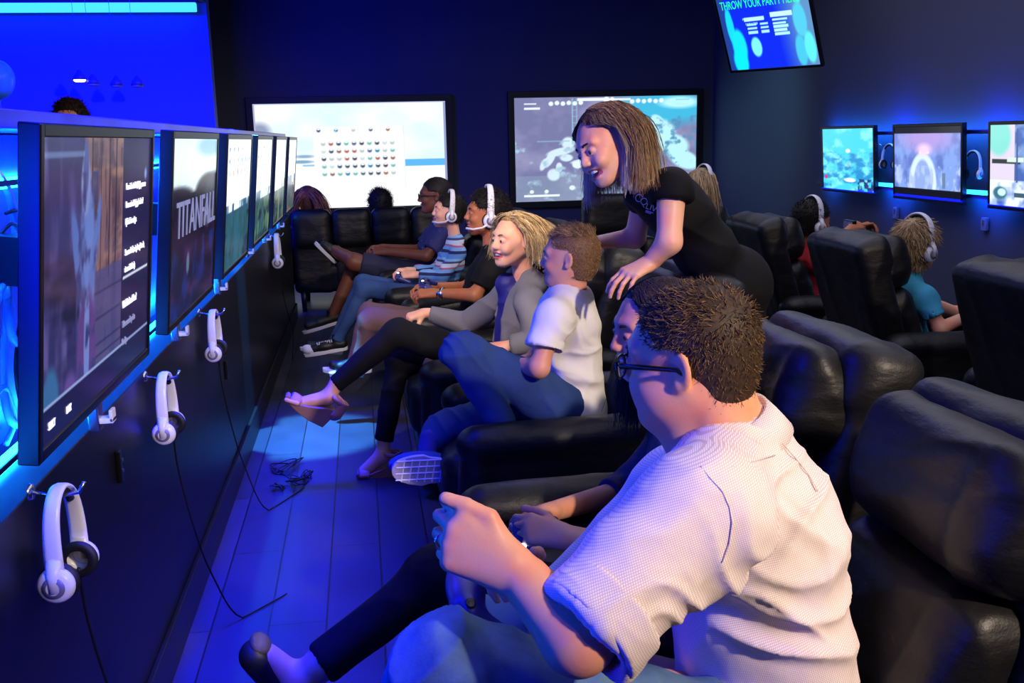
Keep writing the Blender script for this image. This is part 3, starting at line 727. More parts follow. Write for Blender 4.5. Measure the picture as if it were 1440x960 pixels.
wall_screen('big wall screen on the left showing a white menu of round icons', cA, pa.x, pb.x, .66, 2.01, 'screen_wall')
cB = Canvas(260, 150); cB.c[:] = np.array((122, 124, 168)) / 255
cB.noise(cB.v > -1, 7, 5, (150, 150, 190), 71, .4, .7); cB.rect(0, 1, 0, .25, (140, 158, 185), .6)
cB.blob(.82, .88, .2, .12, (70, 190, 230), .9, .8); cB.blob(.9, .93, .08, .04, (190, 250, 255), .9, .8)
for a in [(.8, .62, .07, .13, 0), (.86, .52, .08, .1, .4), (.93, .38, .06, .1, .6), (.73, .66, .05, .05, 0), (.78, .75, .03, .06, .3)]: cB.blob(a[0], a[1], a[2], a[3], (190, 245, 255), .95, .3, a[4])
cB.noise((cB.u > .66) & (cB.v < .8), 30, 20, (90, 150, 190), 73, .6, .8)
for a in [(.25, .48, .07, .03, .4), (.19, .41, .02, .07, -.3), (.155, .36, .014, .05, -.2), (.29, .56, .03, .05, 0), (.28, .42, .03, .03, 0), (.24, .33, .015, .04, 0), (.36, .38, .05, .02, .2), (.21, .26, .03, .05, 0)]: cB.blob(a[0], a[1], a[2], a[3], (215, 238, 250), .9, .35, a[4])
cB.noise((cB.u < .5) & (cB.v < .6), 24, 16, (170, 205, 225), 74, .62, .8)
cB.rect(.31, .318, .55, .98, (150, 195, 220), .8); cB.rect(.335, .342, .55, .98, (150, 195, 220), .6)
for k in range(7): cB.rect(.31, .342, .57 + .06 * k, .578 + .06 * k, (150, 195, 220), .7)
cB.rect(.12, .3, .575, .59, (150, 190, 215), .6); cB.rect(.34, .5, .955, .985, (240, 250, 255)); cB.rect(.54, .63, .955, .975, (230, 245, 255)); cB.blob(.5, .965, .015, .025, (250, 255, 255)); cB.blob(.53, .965, .012, .02, (250, 255, 255))
for k in range(6): cB.blob(.2 + .032 * k, .935 + .006 * (k % 2), .011, .018, (235, 248, 255)); cB.blob(.64 + .032 * k, .945 + .006 * (k % 2), .011, .018, (235, 248, 255))
cB.rect(.055, .14, .885, .905, (235, 248, 255)); cB.rect(.055, .12, .93, .94, (225, 235, 250)); cB.rect(.88, .95, .905, .92, (190, 240, 255)); cB.rect(.88, .955, .95, .965, (150, 220, 240))
cB.rect(.05, .24, .052, .068, (240, 250, 255)); cB.blob(.09, .1, .01, .015, (235, 248, 255)); cB.blob(.17, .1, .01, .015, (235, 248, 255)); cB.blob(.31, .13, .014, .02, (230, 245, 255)); cB.blob(.34, .35, .025, .03, (230, 245, 255)); cB.blob(.585, .92, .012, .014, (235, 248, 255))
pa, pb = P(713, 129, YB), P(987, 128, YB)
wall_screen('big wall screen on the right showing a grey battle game', cB, pa.x, pb.x, .66, 2.03, 'screen_wall')
# right wall televisions (face -X)
cC = Canvas(90, 90); cC.c[:] = np.array((70, 205, 235)) / 255
cC.noise(cC.v > -1, 6, 8, (130, 230, 240), 81, .4, .7); cC.noise(cC.v < .62, 8, 14, (40, 140, 200), 82, .45, .7); cC.blob(.52, .64, .04, .03, (220, 250, 250), .9); cC.blob(.52, .42, .02, .04, (150, 180, 200), .9); cC.blob(.55, .17, .1, .03, (230, 250, 255), .9); cC.blob(.06, .2, .03, .03, (190, 60, 130)); cC.noise((cC.u > .7) & (cC.v < .2), 14, 10, (40, 60, 120), 83, .5, .6)
cD = Canvas(110, 90); cD.c[:] = np.array((128, 158, 225)) / 255
cD.noise(cD.v > -1, 10, 6, (96, 116, 190), 84, .4, .7); cD.blob(.5, .85, .3, .15, (170, 150, 215), .7, .8)
cD.blob(.45, .2, .2, .42, (205, 225, 255), .9, .1); cD.blob(.45, .1, .14, .42, (140, 165, 220), .9, .1); cD.noise((cD.v < .45), 22, 8, (170, 190, 235), 85, .5, .7); cD.rect(.4, .55, .62, .66, (250, 245, 255)); cD.blob(.47, .68, .08, .06, (240, 200, 230), .7, .9); cD.rect(.74, .78, .15, .36, (90, 120, 140), .8)
cD.rect(0, 1, .9, 1, (18, 20, 30)); cD.rect(0, 1, 0, .13, (14, 16, 26))
cE = Canvas(110, 90); cE.c[:] = np.array((70, 100, 175)) / 255
cE.noise(cE.v > -1, 8, 6, (140, 170, 215), 87, .4, .7); cE.rect(0, .28, .3, 1, (215, 205, 225)); cE.blob(.1, .85, .12, .2, (130, 215, 205), .9); cE.noise(cE.v < .32, 8, 6, (225, 240, 255), 88, .2, .5); cE.rect(.02, .34, .52, .58, (50, 60, 60)); cE.rect(.2, .38, .54, .6, (205, 225, 215)); cE.blob(.12, .16, .07, .07, (60, 110, 130), .9); cE.blob(.14, .17, .04, .04, (200, 250, 255)); cE.rect(.28, .46, .12, .17, (60, 90, 110)); cE.rect(.3, .32, .3, .95, (70, 90, 140))
for k, (cv, y, w, lb) in enumerate(((cC, 8.66, .95, 'far television on the right wall with a cyan picture'), (cD, 7.42, .93, 'middle television on the right wall showing a pale arched tunnel'), (cE, 6.2, .95, 'television cut off by the right edge of the photo'))):
    television(lb, cv, (4.16, y, .965), (0, math.radians(4), PI), group='televisions on the right wall', m='screen_bright', W=w, bot=.028, depth=.05, gap=.139)
for yy, zz, L in ((7.42 - .0, 1.47, 3.2), (7.42, 1.03, 3.2)):
    t = thing('led_strip_light', 'blue LED strip behind the right wall televisions, the %s one' % ('upper' if zz > 1.2 else 'lower'), 'light strip', (4.215, 6.9, zz))
    g = Geo(); g.box((0, 0, 0), (.008, 1.95, .01)); g.build('diffuser', MATS['led_blue'], t)
    g = Geo(); g.box((-.012, 0, 0), (.004, 1.95, .014)); [g.box((.045, yy_, 0), (.042, .01, .006)) for yy_ in (-1.8, 0, 1.8)]; g.build('mounting_rail', MATS['trim_black'], t)
for y in (7.6, 6.4):
    t = thing('cable_tray_light', 'cyan light tube below and beside the %s television on the right wall' % ('far' if y > 7 else 'middle'), 'light tube', (4.25, y, 1.06), group='cyan tubes behind the right wall televisions')
    g = Geo(); g.tube([(0, -.1, 0), (0, 0, -.008), (0, .28, -.01)], [.014, .02, .02], 12); g.build('tube', MATS['led_cyan'], t, smooth=True)
    g = Geo(); g.box((.02, .1, 0), (.012, .12, .02)); g.build('holder', MATS['trim_black'], t, bevel=.004)
# hanging television
pc = P(1076, 33, 8.0); ph = math.radians(53); tilt = math.radians(26)
cF = Canvas(150, 100); cF.c[:] = np.array((10, 40, 225)) / 255
cF.blob(1.0, .6, .22, .9, (90, 140, 190), .7, .8); cF.blob(0, .6, .06, .9, (30, 60, 140), .8, .6); cF.blob(.1, .5, .035, .18, (20, 205, 235)); cF.blob(.16, .27, .07, .17, (20, 215, 240)); cF.blob(.14, .1, .07, .14, (10, 220, 245)); cF.blob(.88, .8, .035, .12, (90, 200, 230)); cF.blob(.87, .5, .06, .16, (80, 195, 225)); cF.blob(.83, .17, .05, .15, (70, 190, 225)); cF.blob(.93, .2, .05, .15, (90, 225, 225)); cF.blob(.35, .25, .05, .095, (120, 240, 240))
cF.rect(.27, .49, .545, .585, (190, 240, 255)); cF.rect(.57, .8, .565, .61, (190, 240, 255))
for k in range(3): cF.rect(.29, .4, .49 - .045 * k, .515 - .045 * k, (160, 230, 250)); cF.rect(.44, .53, .49 - .045 * k, .515 - .045 * k, (160, 230, 250))
for k in range(5): cF.rect(.58, .74 - .02 * (k % 2), .52 - .04 * k, .545 - .04 * k, (170, 235, 252))
W_, H_ = .86, .8
t = television('flat screen hung high and tilted at the top right, THROW YOUR PARTY HERE', cF, (0, 0, 0), (0, 0, 0), W=W_, H=H_, m='screen_bright', texts=[("THROW YOUR PARTY HERE!", .098, .05, .545, 'text_green', .56), ("PARTY INCLUDES", .028, .23, .44, 'text_pale', .9), ("DATE & TIME", .024, .25, .4, 'text_pale', .8)])
Rz = Matrix.Rotation(-PI / 2 - ph, 4, 'Z'); Ry = Matrix.Rotation(tilt, 4, 'Y')
t.rotation_euler = (0, tilt, -PI / 2 - ph); t.rotation_mode = 'XYZ'
M_ = Rz @ Ry; off = M_ @ Vector((0, W_ / 2, H_ / 2)); t.location = Vector(pc) - off
g = Geo(); c0 = Vector(pc) + (M_ @ Vector((-.13, 0, 0))); g.tube([(c0.x, c0.y, c0.z), (c0.x + .35, c0.y + .25, c0.z + .1), (c0.x + .35, c0.y + .25, ZC)], .025, 10)
br = g.build('ceiling_bracket', MATS['frame_black'], None, smooth=True); br.parent = t; bpy.context.view_layer.update(); br.matrix_parent_inverse = (Matrix.Translation(t.location) @ M_).inverted()
# --- recliners
def recliner_parts(hw=.29):
    R = lambda a: np.array([[math.cos(a), 0, math.sin(a)], [0, 1, 0], [-math.sin(a), 0, math.cos(a)]])
    A = R(math.radians(17)); wd = hw - .065; out = {}
    out['base'] = [rbox((.42, 0, .17), (.36, hw - .05, .13), .02)]
    out['seat_cushion'] = [rbox((.34, 0, .39), (.34, wd, .095), .06), rbox((.03, 0, .36), (.06, wd, .1), .05, k=.02)]
    out['footrest'] = [rbox((.035, 0, .17), (.03, wd - .01, .12), .025)]
    arm = [rbox((.42, 0, .29), (.39, .058, .25), .045), cap((.08, 0, .535), (.8, 0, .55), .075, .072, .012, flat=((0, 0, 1), .82)), cap((.085, 0, .52), (.055, 0, .1), .062, .05, .015)]
    out['arm'] = arm
    sh = [rbox((.835, 0, .68), (.07, wd + .045, .36), .045, A), rbox((.89, 0, .95), (.075, wd + .045, .09), .06, A, k=.015)]
    out['backrest'] = sh
    out['lumbar_cushion'] = [rbox((.715, 0, .62), (.085, wd - .005, .18), .07, A), rbox((.70, 0, .50), (.08, wd - .01, .07), .06, A, k=.012)]
    out['headrest'] = [rbox((.80, 0, .90), (.1, wd + .01, .115), .085, A), cap((.775, -wd + .05, .985), (.775, wd - .05, .985), .045, .045, .03)]
    return out
rp = recliner_parts()
def crinkle(sc):
    def f(v, n):
        return wave(v, [((1, .3, .2), .11 * sc, .0028, .6, 1.), ((.2, 1, .1), .09 * sc, .0026, .7, 2.), ((.1, .3, 1), .07 * sc, .0024, .8, 4.)])
    return f
def make_recliner(name, label, group):
    t = thing(name, label, 'recliner', group=group)
    for k, mt, sc in (('base', 'leather_dark', 0), ('seat_cushion', 'leather', 1), ('footrest', 'leather', 1), ('backrest', 'leather', 1.4), ('lumbar_cushion', 'leather', 1), ('headrest', 'leather', 1)):
        sdf(k, rp[k], .012, MATS[mt], t, disp=crinkle(sc) if sc else None)
    for s in (-1, 1):
        ar = sdf('armrest', rp['arm'], .01, MATS['leather'], t, disp=crinkle(1.6)); ar.location = (0, .29 * s, 0)
    for x in (.12, .74):
        for s in (-1, 1):
            g = Geo(); g.lathe([(0, 0), (.022, 0), (.026, .045), (0, .045)], (x, s * .22, 0), n=14); g.build('foot', MATS['trim_black'], t, smooth=True)
    g = Geo(); g.tube([(.97, -.2, .9), (.972, 0, .905), (.97, .2, .9)], .004, 6); g.tube([(.9, -.2, .42), (.9, .2, .42)], .004, 6); g.build('seam_piping', MATS['leather_dark'], t, smooth=True)
    return t
# (near arm Y, front X, label)
row = [(1.17, .17, 'black leather recliner under the man in the checked shirt'), (1.92, .2, 'black leather recliner of the dark-haired woman, between the checked-shirt man and the boy'), (3.06, .25, 'black leather recliner the boy in the white T-shirt sits in'),
       (4.06, .19, 'black leather recliner of the blonde woman in the grey cardigan'), (5.18, .18, 'black leather recliner of the headset wearer in the black T-shirt'), (6.2, .1, 'black leather recliner of the child in the striped top'), (7.08, .07, 'black leather recliner farthest along the front row, under the man in the navy polo')]
proto = make_recliner('recliner', row[0][2], 'front row recliners facing the partition')
proto.location = (row[0][1], row[0][0] + .29, 0)
for y, x, lb in row[1:]:
    dup(proto, (x, y + .29, 0), 0, lb)
for y, lb in ((6.55, 'black recliner facing the right wall, under the long-haired blonde child'), (5.42, 'black recliner facing the right wall, under the child in the red top'), (4.32, 'black recliner facing the right wall, under the child in the turquoise T-shirt'), (3.1, 'black recliner at the right edge facing the right wall, empty')):
    r = dup(proto, (3.12, y, 0), PI, lb, 'second row recliners facing the right wall')
# back sofas facing the wall screens
def sofa(px0, px1, n, label, Yc=9.0, ztop=.9):
    a, b = P(px0, 300, Yc), P(px1, 300, Yc); w = (b.x - a.x) / n
    t = thing('theatre_sofa', label, 'sofa', ((a.x + b.x) / 2, Yc, 0), group='sofas facing the back wall'); o = np.array([(a.x + b.x) / 2, Yc, 0])
    sdf('base', [rbox(((a.x + b.x) / 2, Yc + .4, .3), ((b.x - a.x) / 2, .38, .13), .03)], .03, MATS['leather'], t, o)
    for k in range(n):
        cx = a.x + w * (k + .5)
        sdf('back_cushion', [rbox((cx, Yc + .08, ztop - .16), (w / 2 - .004, .1, .17), .07), rbox((cx, Yc + .1, .45), (w / 2 - .004, .075, .28), .03)], .02, MATS['leather'], t, o, disp=crinkle(2))
        sdf('seat_cushion', [rbox((cx, Yc + .45, .46), (w / 2 - .006, .27, .08), .05)], .025, MATS['leather'], t, o)
    for x in (a.x + .07, b.x - .07):
        for y in (.06, .7):
            g = Geo(); g.lathe([(0, 0), (.02, 0), (.028, .18), (0, .18)], (x, Yc + y, 0), n=12); g.build('foot', MATS['trim_black'], t, smooth=True, origin=o)
    for x in (a.x - .08, b.x + .08):
        sdf('armrest', [rbox((x, Yc + .4, .4), (.075, .4, .2), .06)], .025, MATS['leather'], t, o)
    return t
sofa(408, 632, 4, 'long black sofa seen from behind below the left wall screen')
sofa(822, 905, 1, 'single black sofa seat behind the leaning woman, below the right wall screen', 8.6, .98)
# ------------------------------------------------------------------ skins and cloths
for nm, c in (('skin_man', (222, 160, 122)), ('skin_girl', (205, 150, 120)), ('skin_boy', (225, 165, 135)), ('skin_blonde', (236, 182, 150)), ('skin_hp', (178, 112, 72)), ('skin_kid', (222, 172, 150)), ('skin_dark', (105, 62, 48)), ('skin_staff', (236, 180, 148))):
    skin_mat(nm, c)
mat('lips', (190, 92, 88), rough=.35); mat('lips_dark', (110, 55, 50), rough=.4)
CB = [(60, .12, .004, (1, 1, 1))]
def check_pattern(N, K, b, tc):
    # fine woven check following the cloth in object space
    outs = []
    for ax, sc in (('X', 1.0), ('Z', 1.0)):
        w = N.new('ShaderNodeTexWave'); w.bands_direction = ax; w.inputs['Scale'].default_value = 105; w.inputs['Distortion'].default_value = .6; w.inputs['Detail'].default_value = 1
        mp = N.new('ShaderNodeMapping'); mp.inputs['Rotation'].default_value = (.2, .25, .35); K.new(tc.outputs['Object'], mp.inputs[0]); K.new(mp.outputs[0], w.inputs['Vector'])
        r = N.new('ShaderNodeMapRange'); r.inputs[1].default_value = .62; r.inputs[2].default_value = .8; K.new(w.outputs['Fac'], r.inputs[0]); outs.append(r)
    mx = N.new('ShaderNodeMath'); mx.operation = 'MAXIMUM'; K.new(outs[0].outputs[0], mx.inputs[0]); K.new(outs[1].outputs[0], mx.inputs[1])
    ml = N.new('ShaderNodeMath'); ml.operation = 'MULTIPLY'; ml.inputs[1].default_value = .6; K.new(mx.outputs[0], ml.inputs[0])
    c = N.new('ShaderNodeMix'); c.data_type = 'RGBA'; c.inputs[6].default_value = L4((238, 226, 224)); c.inputs[7].default_value = L4((178, 146, 156)); K.new(ml.outputs[0], c.inputs[0]); K.new(c.outputs[2], b.inputs['Base Color'])
mat('check_shirt', (235, 222, 220), rough=.8, spec=.2, bump=[(25, .2, .01, (1, 1, 1))], pattern=check_pattern)
mat('denim_worn', (92, 122, 150), rough=.85, spec=.15, bump=[(300, .3, .002, (1, 1, 1)), (18, .3, .012, (1, 1, 1))], var=(9, (58, 84, 116), .4, .65))
mat('denim_blue', (52, 78, 128), rough=.85, spec=.15, bump=[(300, .3, .002, (1, 1, 1)), (24, .35, .01, (1, 1, 1))], var=(5, (38, 60, 108), .35, .7))
mat('white_tee', (238, 234, 226), rough=.85, spec=.15, bump=[(18, .25, .012, (1, 1, 1))])
mat('black_cloth', (10, 10, 13), rough=.85, spec=.2, bump=[(30, .3, .01, (1, 1, 1))])
mat('black_tee', (13, 13, 17), rough=.8, spec=.2, bump=[(22, .3, .012, (1, 1, 1))])
mat('grey_knit', (120, 118, 126), rough=.9, spec=.1, bump=[(420, .5, .003, (1, 1, 1)), (20, .2, .01, (1, 1, 1))])
mat('blue_top', (30, 26, 120), rough=.6, bump=[(40, .3, .01, (1, 1, 1))])
mat('brown_cloth', (104, 74, 66), rough=.85, bump=[(22, .3, .01, (1, 1, 1))])
mat('navy_cloth', (22, 24, 60), rough=.8, bump=[(24, .3, .01, (1, 1, 1))], )
mat('polo_cloth', (22, 26, 92), rough=.8, var=(34, (90, 110, 210), .66, .72))
mat('red_tee', (170, 20, 40), rough=.8); mat('turquoise_tee', (52, 150, 185), rough=.8, bump=[(24, .3, .01, (1, 1, 1))])
mat('jacket_blue', (40, 40, 120), rough=.8, bump=[(20, .3, .01, (1, 1, 1))])
mat('shoe_pink', (196, 136, 128), rough=.5); mat('shoe_wedge', (150, 108, 100), rough=.6, bump=[(240, .3, .002, (1, 1, 1))])
mat('shoe_black', (12, 12, 16), rough=.5); mat('sequin', (150, 135, 80), rough=.25, metal=.8, bump=[(500, 1, .004, (1, 1, 1))])
mat('glass_frame', (9, 9, 12), rough=.25)
m_ = bpy.data.materials.new('lens_glass'); m_.use_nodes = True; b_ = m_.node_tree.nodes['Principled BSDF']
b_.inputs['Base Color'].default_value = (.9, .9, .95, 1); b_.inputs['Roughness'].default_value = .02; b_.inputs['Alpha'].default_value = .18; MATS['lens_glass'] = m_
def stripe_pattern(N, K, b, tc):
    s = N.new('ShaderNodeSeparateXYZ'); K.new(tc.outputs['Object'], s.inputs[0])
    m = N.new('ShaderNodeMath'); m.operation = 'MULTIPLY_ADD'; m.inputs[1].default_value = 7.5; m.inputs[2].default_value = .3; K.new(s.outputs['Z'], m.inputs[0])
    f = N.new('ShaderNodeMath'); f.operation = 'FRACT'; K.new(m.outputs[0], f.inputs[0])
    r = N.new('ShaderNodeValToRGB'); r.color_ramp.interpolation = 'CONSTANT'; e = r.color_ramp.elements
    e[0].position = 0; e[0].color = L4((80, 130, 200)); e[1].position = .22; e[1].color = L4((24, 30, 80))
    for p_, c in ((.36, (110, 160, 220)), (.52, (170, 90, 120)), (.6, (190, 200, 225)), (.78, (60, 60, 110)), (.88, (120, 170, 225))):
        q = e.new(p_); q.color = L4(c)
    K.new(f.outputs[0], r.inputs[0]); K.new(r.outputs[0], b.inputs['Base Color'])
mat('striped_knit', (90, 130, 190), rough=.85, pattern=stripe_pattern)
def person(label, at, group=None):
    return thing('person', label, 'person', tuple(at), group=group), np.array(at, float)
def A(v): return np.array(v, float)
def arm_prims(sh, el, wr, r=(.045, .036, .04, .026)):
    return [cap(sh, el, r[0], r[1], .02), cap(el, wr, r[2], r[3], .02)]
def torso_prims(J, r_ch=(.1, .15, .14), r_pv=(.11, .15, .12), k=.06, ex=0):
    """J: neck, chest, belly, pelvis points; broad ellipsoids across the shoulders (Y)"""
    up = nrm(A(J['neck']) - A(J['pelvis'])); acr = J.get('acr', np.array([0, 1, 0.])); acr = nrm(acr - up * np.dot(acr, up)); fr = np.cross(acr, up)
    R = np.stack([fr, acr, up], 1); e = ex
    p = [ell(J['chest'], np.array(r_ch) + e, R, k), ell(J['belly'], np.array((r_ch[0] * .98, r_ch[1] * .93, r_ch[2])) + e, R, k), ell(J['pelvis'], np.array(r_pv) + e, R, k)]
    return p, R
def shoe(name, ank, toe, root, org, m, sole='rubber_white', w=.045, h=.05, up=(0, 0, 1), sole_h=.022, vox=.005):
    a, t = A(ank), A(toe); d = nrm(t - a); up = nrm(np.array(up) - d * np.dot(up, d))
    pr = [cap(a - d * .03, a + (t - a) * .45, w * .86, w * .85, .02), cap(a + (t - a) * .4, t - d * .03, w * .88, w * .72, .02), cap(a + up * h * .2, a + up * (h + .02), w * .8, w * .72, .02, cut=True),
          rbox(a + (t - a) * .4 - up * (w + .3), (.5, .5, .3), .001, np.stack([d, np.cross(up, d), up], 1), .004, 's')]
    s_ = sdf(name, pr, vox, MATS[m], root, org)
    side = np.cross(up, d); c = a + (t - a) * .42 - up * (w * .84)
    R = np.stack([d, side, up], 1)
    sp = [ell(c + d * np.linalg.norm(t - a) * .25, (np.linalg.norm(t - a) * .5, w * 1.05, .5), R, .01), ell(c - d * np.linalg.norm(t - a) * .25, (np.linalg.norm(t - a) * .42, w * .95, .5), R, .02),
          rbox(c + up * (1 + sole_h * .5), (1, 1, 1), .001, R, .004, 's'), rbox(c - up * (1 + sole_h * .5), (1, 1, 1), .001, R, .004, 's')]
    pass
    n = 26; g = Geo(); top = []; bot = []; L = np.linalg.norm(t - a)
    for i in range(n):
        an = 2 * PI * i / n; x = math.cos(an); ww = w * (1.02 if x > 0 else .88) * abs(math.sin(an)) ** .75 * (1 if math.sin(an) >= 0 else -1)
        q = c + d * x * (L * .5 + .045) + side * ww
        top.append(q + up * sole_h * .55); bot.append(q * .0 + c + (q - c) * .96 - up * sole_h * .55)
    g.add(top + bot, [tuple(range(n)), tuple(range(2 * n - 1, n - 1, -1))] + [(i, n + i, n + (i + 1) % n, (i + 1) % n) for i in range(n)])
    so = g.build('sole', MATS[sole], s_, smooth=False, origin=org, bevel=.003)
    return s_, (c - up * sole_h * .55, R, L)
def laces(s_, ank, toe, org, up=(0, 0, 1), w=.045, m='rubber_white', n=5):
    a, t = A(ank), A(toe); d = nrm(t - a); up = nrm(np.array(up) - d * np.dot(up, d)); side = np.cross(up, d); g = Geo()
    for i in range(n):
        c = a + (t - a) * (.22 + .1 * i) + up * (w * (.93 - .02 * i)); s = 1 if i % 2 else -1
        g.tube([c - side * w * .5 - up * .012, c + d * .008 * s, c + side * w * .5 - up * .012 + d * .012 * s], .0035, 5)
        g.tube([c - side * w * .5 - up * .012 + d * .012, c - d * .006 * s, c + side * w * .5 - up * .012], .0035, 5)
    g.build('laces', MATS[m], s_, smooth=True, origin=org)
def seams(root, org, pts, m, name='seam', r=.0022):
    g = Geo()
    for q in pts: g.tube(q, r, 6)
    g.build(name, MATS[m], root, smooth=True, origin=org)
def decal(shirt, pts2d, px, py, Y, size, ang, m, name, lines):
    """lines: polylines in print space -> thin cords lying on the cloth"""
    me = shirt.data; root = shirt.parent; o = A(root.location)
    co = np.zeros(len(me.vertices) * 3, np.float32); me.vertices.foreach_get('co', co); co = co.reshape(-1, 3) + o
    cam_ = A((0, 0, CH)); g = Geo(); rd = co - cam_; dist = np.linalg.norm(rd, axis=1); rdn = rd / dist[:, None]
    for ln in lines:
        out = []
        for x, y in ln:
            qx, qy = px + (x * math.cos(ang) - y * math.sin(ang)) * size, py - (x * math.sin(ang) + y * math.cos(ang)) * size
            r = _ray(qx, qy); r = r / np.linalg.norm(r); k = np.argsort(-(rdn @ r))[:10]; k = k[np.argmin(dist[k])]
            out.append(cam_ + r * (dist[k] - (.003 if px else .0002)))
        g.tube(out, .0016 if px else .0013, 5)
    g.build(name, MATS[m], shirt, smooth=True, origin=o)
# ================================================================== MAN in the checked shirt
def man():
    root, o = person('person in a pale checked shirt and black glasses, seen from behind in the nearest recliner', P(1060, 900, 1.5) * 1.0)
    H = Frame(P(968, 502, 1.53), (-.82, .55, -.10), (-.1, 0, 1), .99)
    neck = P(1030, 640, 1.52)
    shL, elL, wrL = P(985, 725, 1.30), P(812, 898, 1.20), P(724, 803, 1.27)
    shR, elR, wrR = P(960, 690, 1.74), P(800, 850, 1.80), P(735, 800, 1.55)
    J = dict(neck=neck, chest=P(1055, 745, 1.52), belly=P(1062, 880, 1.5), pelvis=P(1070, 1010, 1.5), acr=A((-.15, 1, 0)))
    hp = head_prims(H, neck, 0, nr=.066) + [ell(H(.035, y * .045, -.055), (.045, .035, .045), H.R, .03) for y in (-1, 1)] + [cap(H(.03, 0, -.09), A(neck) + A((-.06, 0, .01)), .045, .05, .03)]
    tp, R = torso_prims(J, (.10, .155, .13), (.12, .15, .12), ex=-.03)
    d = nrm(A(P(652, 768, 1.29)) - A(wrL)); u = A((0, -1, .15))
    hl = hand(wrL, d + A((0, 0, .05)), u, -1, 1.1, [(50, 62, 40), (58, 66, 40), (62, 70, 40), (66, 72, 40)], [(.78, .55, .1), (1, -.02, .0), (1, -.16, .0)])
    hr = hand(wrR, nrm(A(P(670, 775, 1.42)) - A(wrR)), A((-.2, .8, .5)), 1, 1.0, [(30, 50, 30)] * 4, None)
    core = [cap(J['pelvis'], P(640, 945, 1.36), .06, .05), cap(J['pelvis'], P(700, 900, 1.78), .06, .05)]
    pr = core + tp + hp + arm_prims(shL, elL, wrL, (.05, .044, .049, .029)) + arm_prims(shR, elR, wrR) + hl + hr
    body = sdf('body', pr, .0042, [MATS['skin_man'], MATS['lips']], root, o, paint=lips_paint(H))
    face_bits(H, root, o, 'brow_dark')
    fwd = lambda rt: rng.normal(size=(len(rt), 3)) * .35 + np.stack([np.full(len(rt), .25) + 1.2 * np.clip((rt[:, 2] + .5 * rt[:, 0] - .01) / .05, 0, 1), -.3 * np.ones(len(rt)) + .8 * np.sin(rt[:, 0] * 60 + rt[:, 2] * 35), -1.3 * (1 - np.clip((rt[:, 2] + .5 * rt[:, 0] - .01) / .05, 0, 1)) + .0 * rt[:, 0]], 1)
    short_hair(H, root, o, [(38, 26, 18), (62, 44, 26), (96, 72, 40), (128, 98, 56)], 9000, lambda r: np.where(r[:, 2] > .06, .019, .011), .0012, fwd, th=.003, lift=.14, noise_=.34, front=.066, fz=.07, ear=-.03, nape=-.082, side=-.012)
    # shirt
    sp, _ = torso_prims(J, (.125, .17, .15), (.135, .17, .14), ex=.012)
    slv = lambda sh, el: [cap(sh, A(el) + (A(sh) - A(el)) * .2, .083, .074, .05), cap(A(el) + (A(sh) - A(el)) * .24, A(el) + (A(sh) - A(el)) * .04, .075, .078, .006, cut=True),
                          cap(A(el) + (A(sh) - A(el)) * .1, A(el) - (A(sh) - A(el)) * .1, .062, .062, .004, 's', )]
    sp += [cap(neck, shL, .075, .085, .05), cap(neck, shR, .075, .08, .05), cap(neck, J['chest'], .085, .11, .05)] + slv(shL, elL) + slv(shR, elR)
    n2 = A(H(-.03, 0, -.06)); sp += [cap(A(neck) - (n2 - A(neck)) * .1, n2, .066, .066, .006, 's')]
    def folds(v, n):
        r = wave(v, [((.6, .2, .8), .12, .0022, .9, 0.), ((1, .3, -.5), .14, .002, .9, 5.)])
        ax = nrm(A(elL) - A(shL)); pr_ = nrm(np.cross(ax, (0, 1, 0))); mid = (A(shL) + A(elL)) / 2
        r += lfold(v, mid + A((.02, -.05, .0)), .17, pr_ + ax * .15, .06, .009, 3) + lfold(v, mid + A((.06, -.05, -.02)), .12, pr_ * .9 + ax * .5, .04, .006, 8)
        r += lfold(v, A(shL) + A((.12, -.02, -.13)), .15, (.75, .1, .65), .06, .010, 2) + lfold(v, A(shL) + A((.14, -.02, -.02)), .14, (-.3, .1, .9), .07, .006, 12)
        r += lfold(v, A(J['belly']) + A((-.02, -.15, .03)), .17, (.12, .1, 1), .065, .013, 4) + lfold(v, A(J['belly']) + A((.08, -.1, -.08)), .16, (-.1, .1, 1), .06, .009, 6)
        r += lfold(v, A(neck) + A((.05, -.09, -.04)), .12, (-.4, .3, .8), .06, .006, 7) + lfold(v, A(neck) + A((.12, -.02, -.1)), .14, (.8, .3, .3), .07, .005, 9)
        return r
    shirt = sdf('shirt', sp, .0062, MATS['check_shirt'], root, o, disp=folds)
    decal(shirt, None, 0, 0, 1.3, 1.0, 0, 'check_shirt', 'seam', [[(985, -655), (999, -672), (1016, -690), (1026, -712), (1030, -735), (1026, -765), (1015, -790)], [(999, -664), (1030, -656), (1060, -648), (1090, -640)], [(1099, -622), (1120, -645), (1138, -668), (1150, -690)]])
    rn = nrm(A(u) - d * np.dot(A(u), d)); ru = np.cross(rn, d) * -1; v_ = nrm(nrm(d + ru * (-.010) / .03 * .06) * math.cos(math.radians(62)) - rn * math.sin(math.radians(62))); kc = A(wrL) + (d * .087 - ru * .010) * 1.1 + v_ * .026; p1 = nrm(np.cross(v_, (0, 0, 1))); p2 = np.cross(v_, p1)
    g = Geo(); g.tube([kc + (p1 * math.cos(a) + p2 * math.sin(a)) * .0112 for a in np.linspace(0, 2 * PI, 21)], .0022, 6, flat=(v_, 1.5), cap=False); g.build('ring', MATS['metal'], root, smooth=True, origin=o)
    # collar: a turned-down band round the neck
    ax = nrm(n2 - A(neck)); cN = A(neck) + ax * .035; f_ = nrm(np.cross(A((0, 1, 0)), ax)) ; s_ = np.cross(ax, f_)
    if np.dot(f_, A((-1, 0, 0))) < 0: f_ = -f_; s_ = -s_
    g = Geo(); n = 36; rings = []
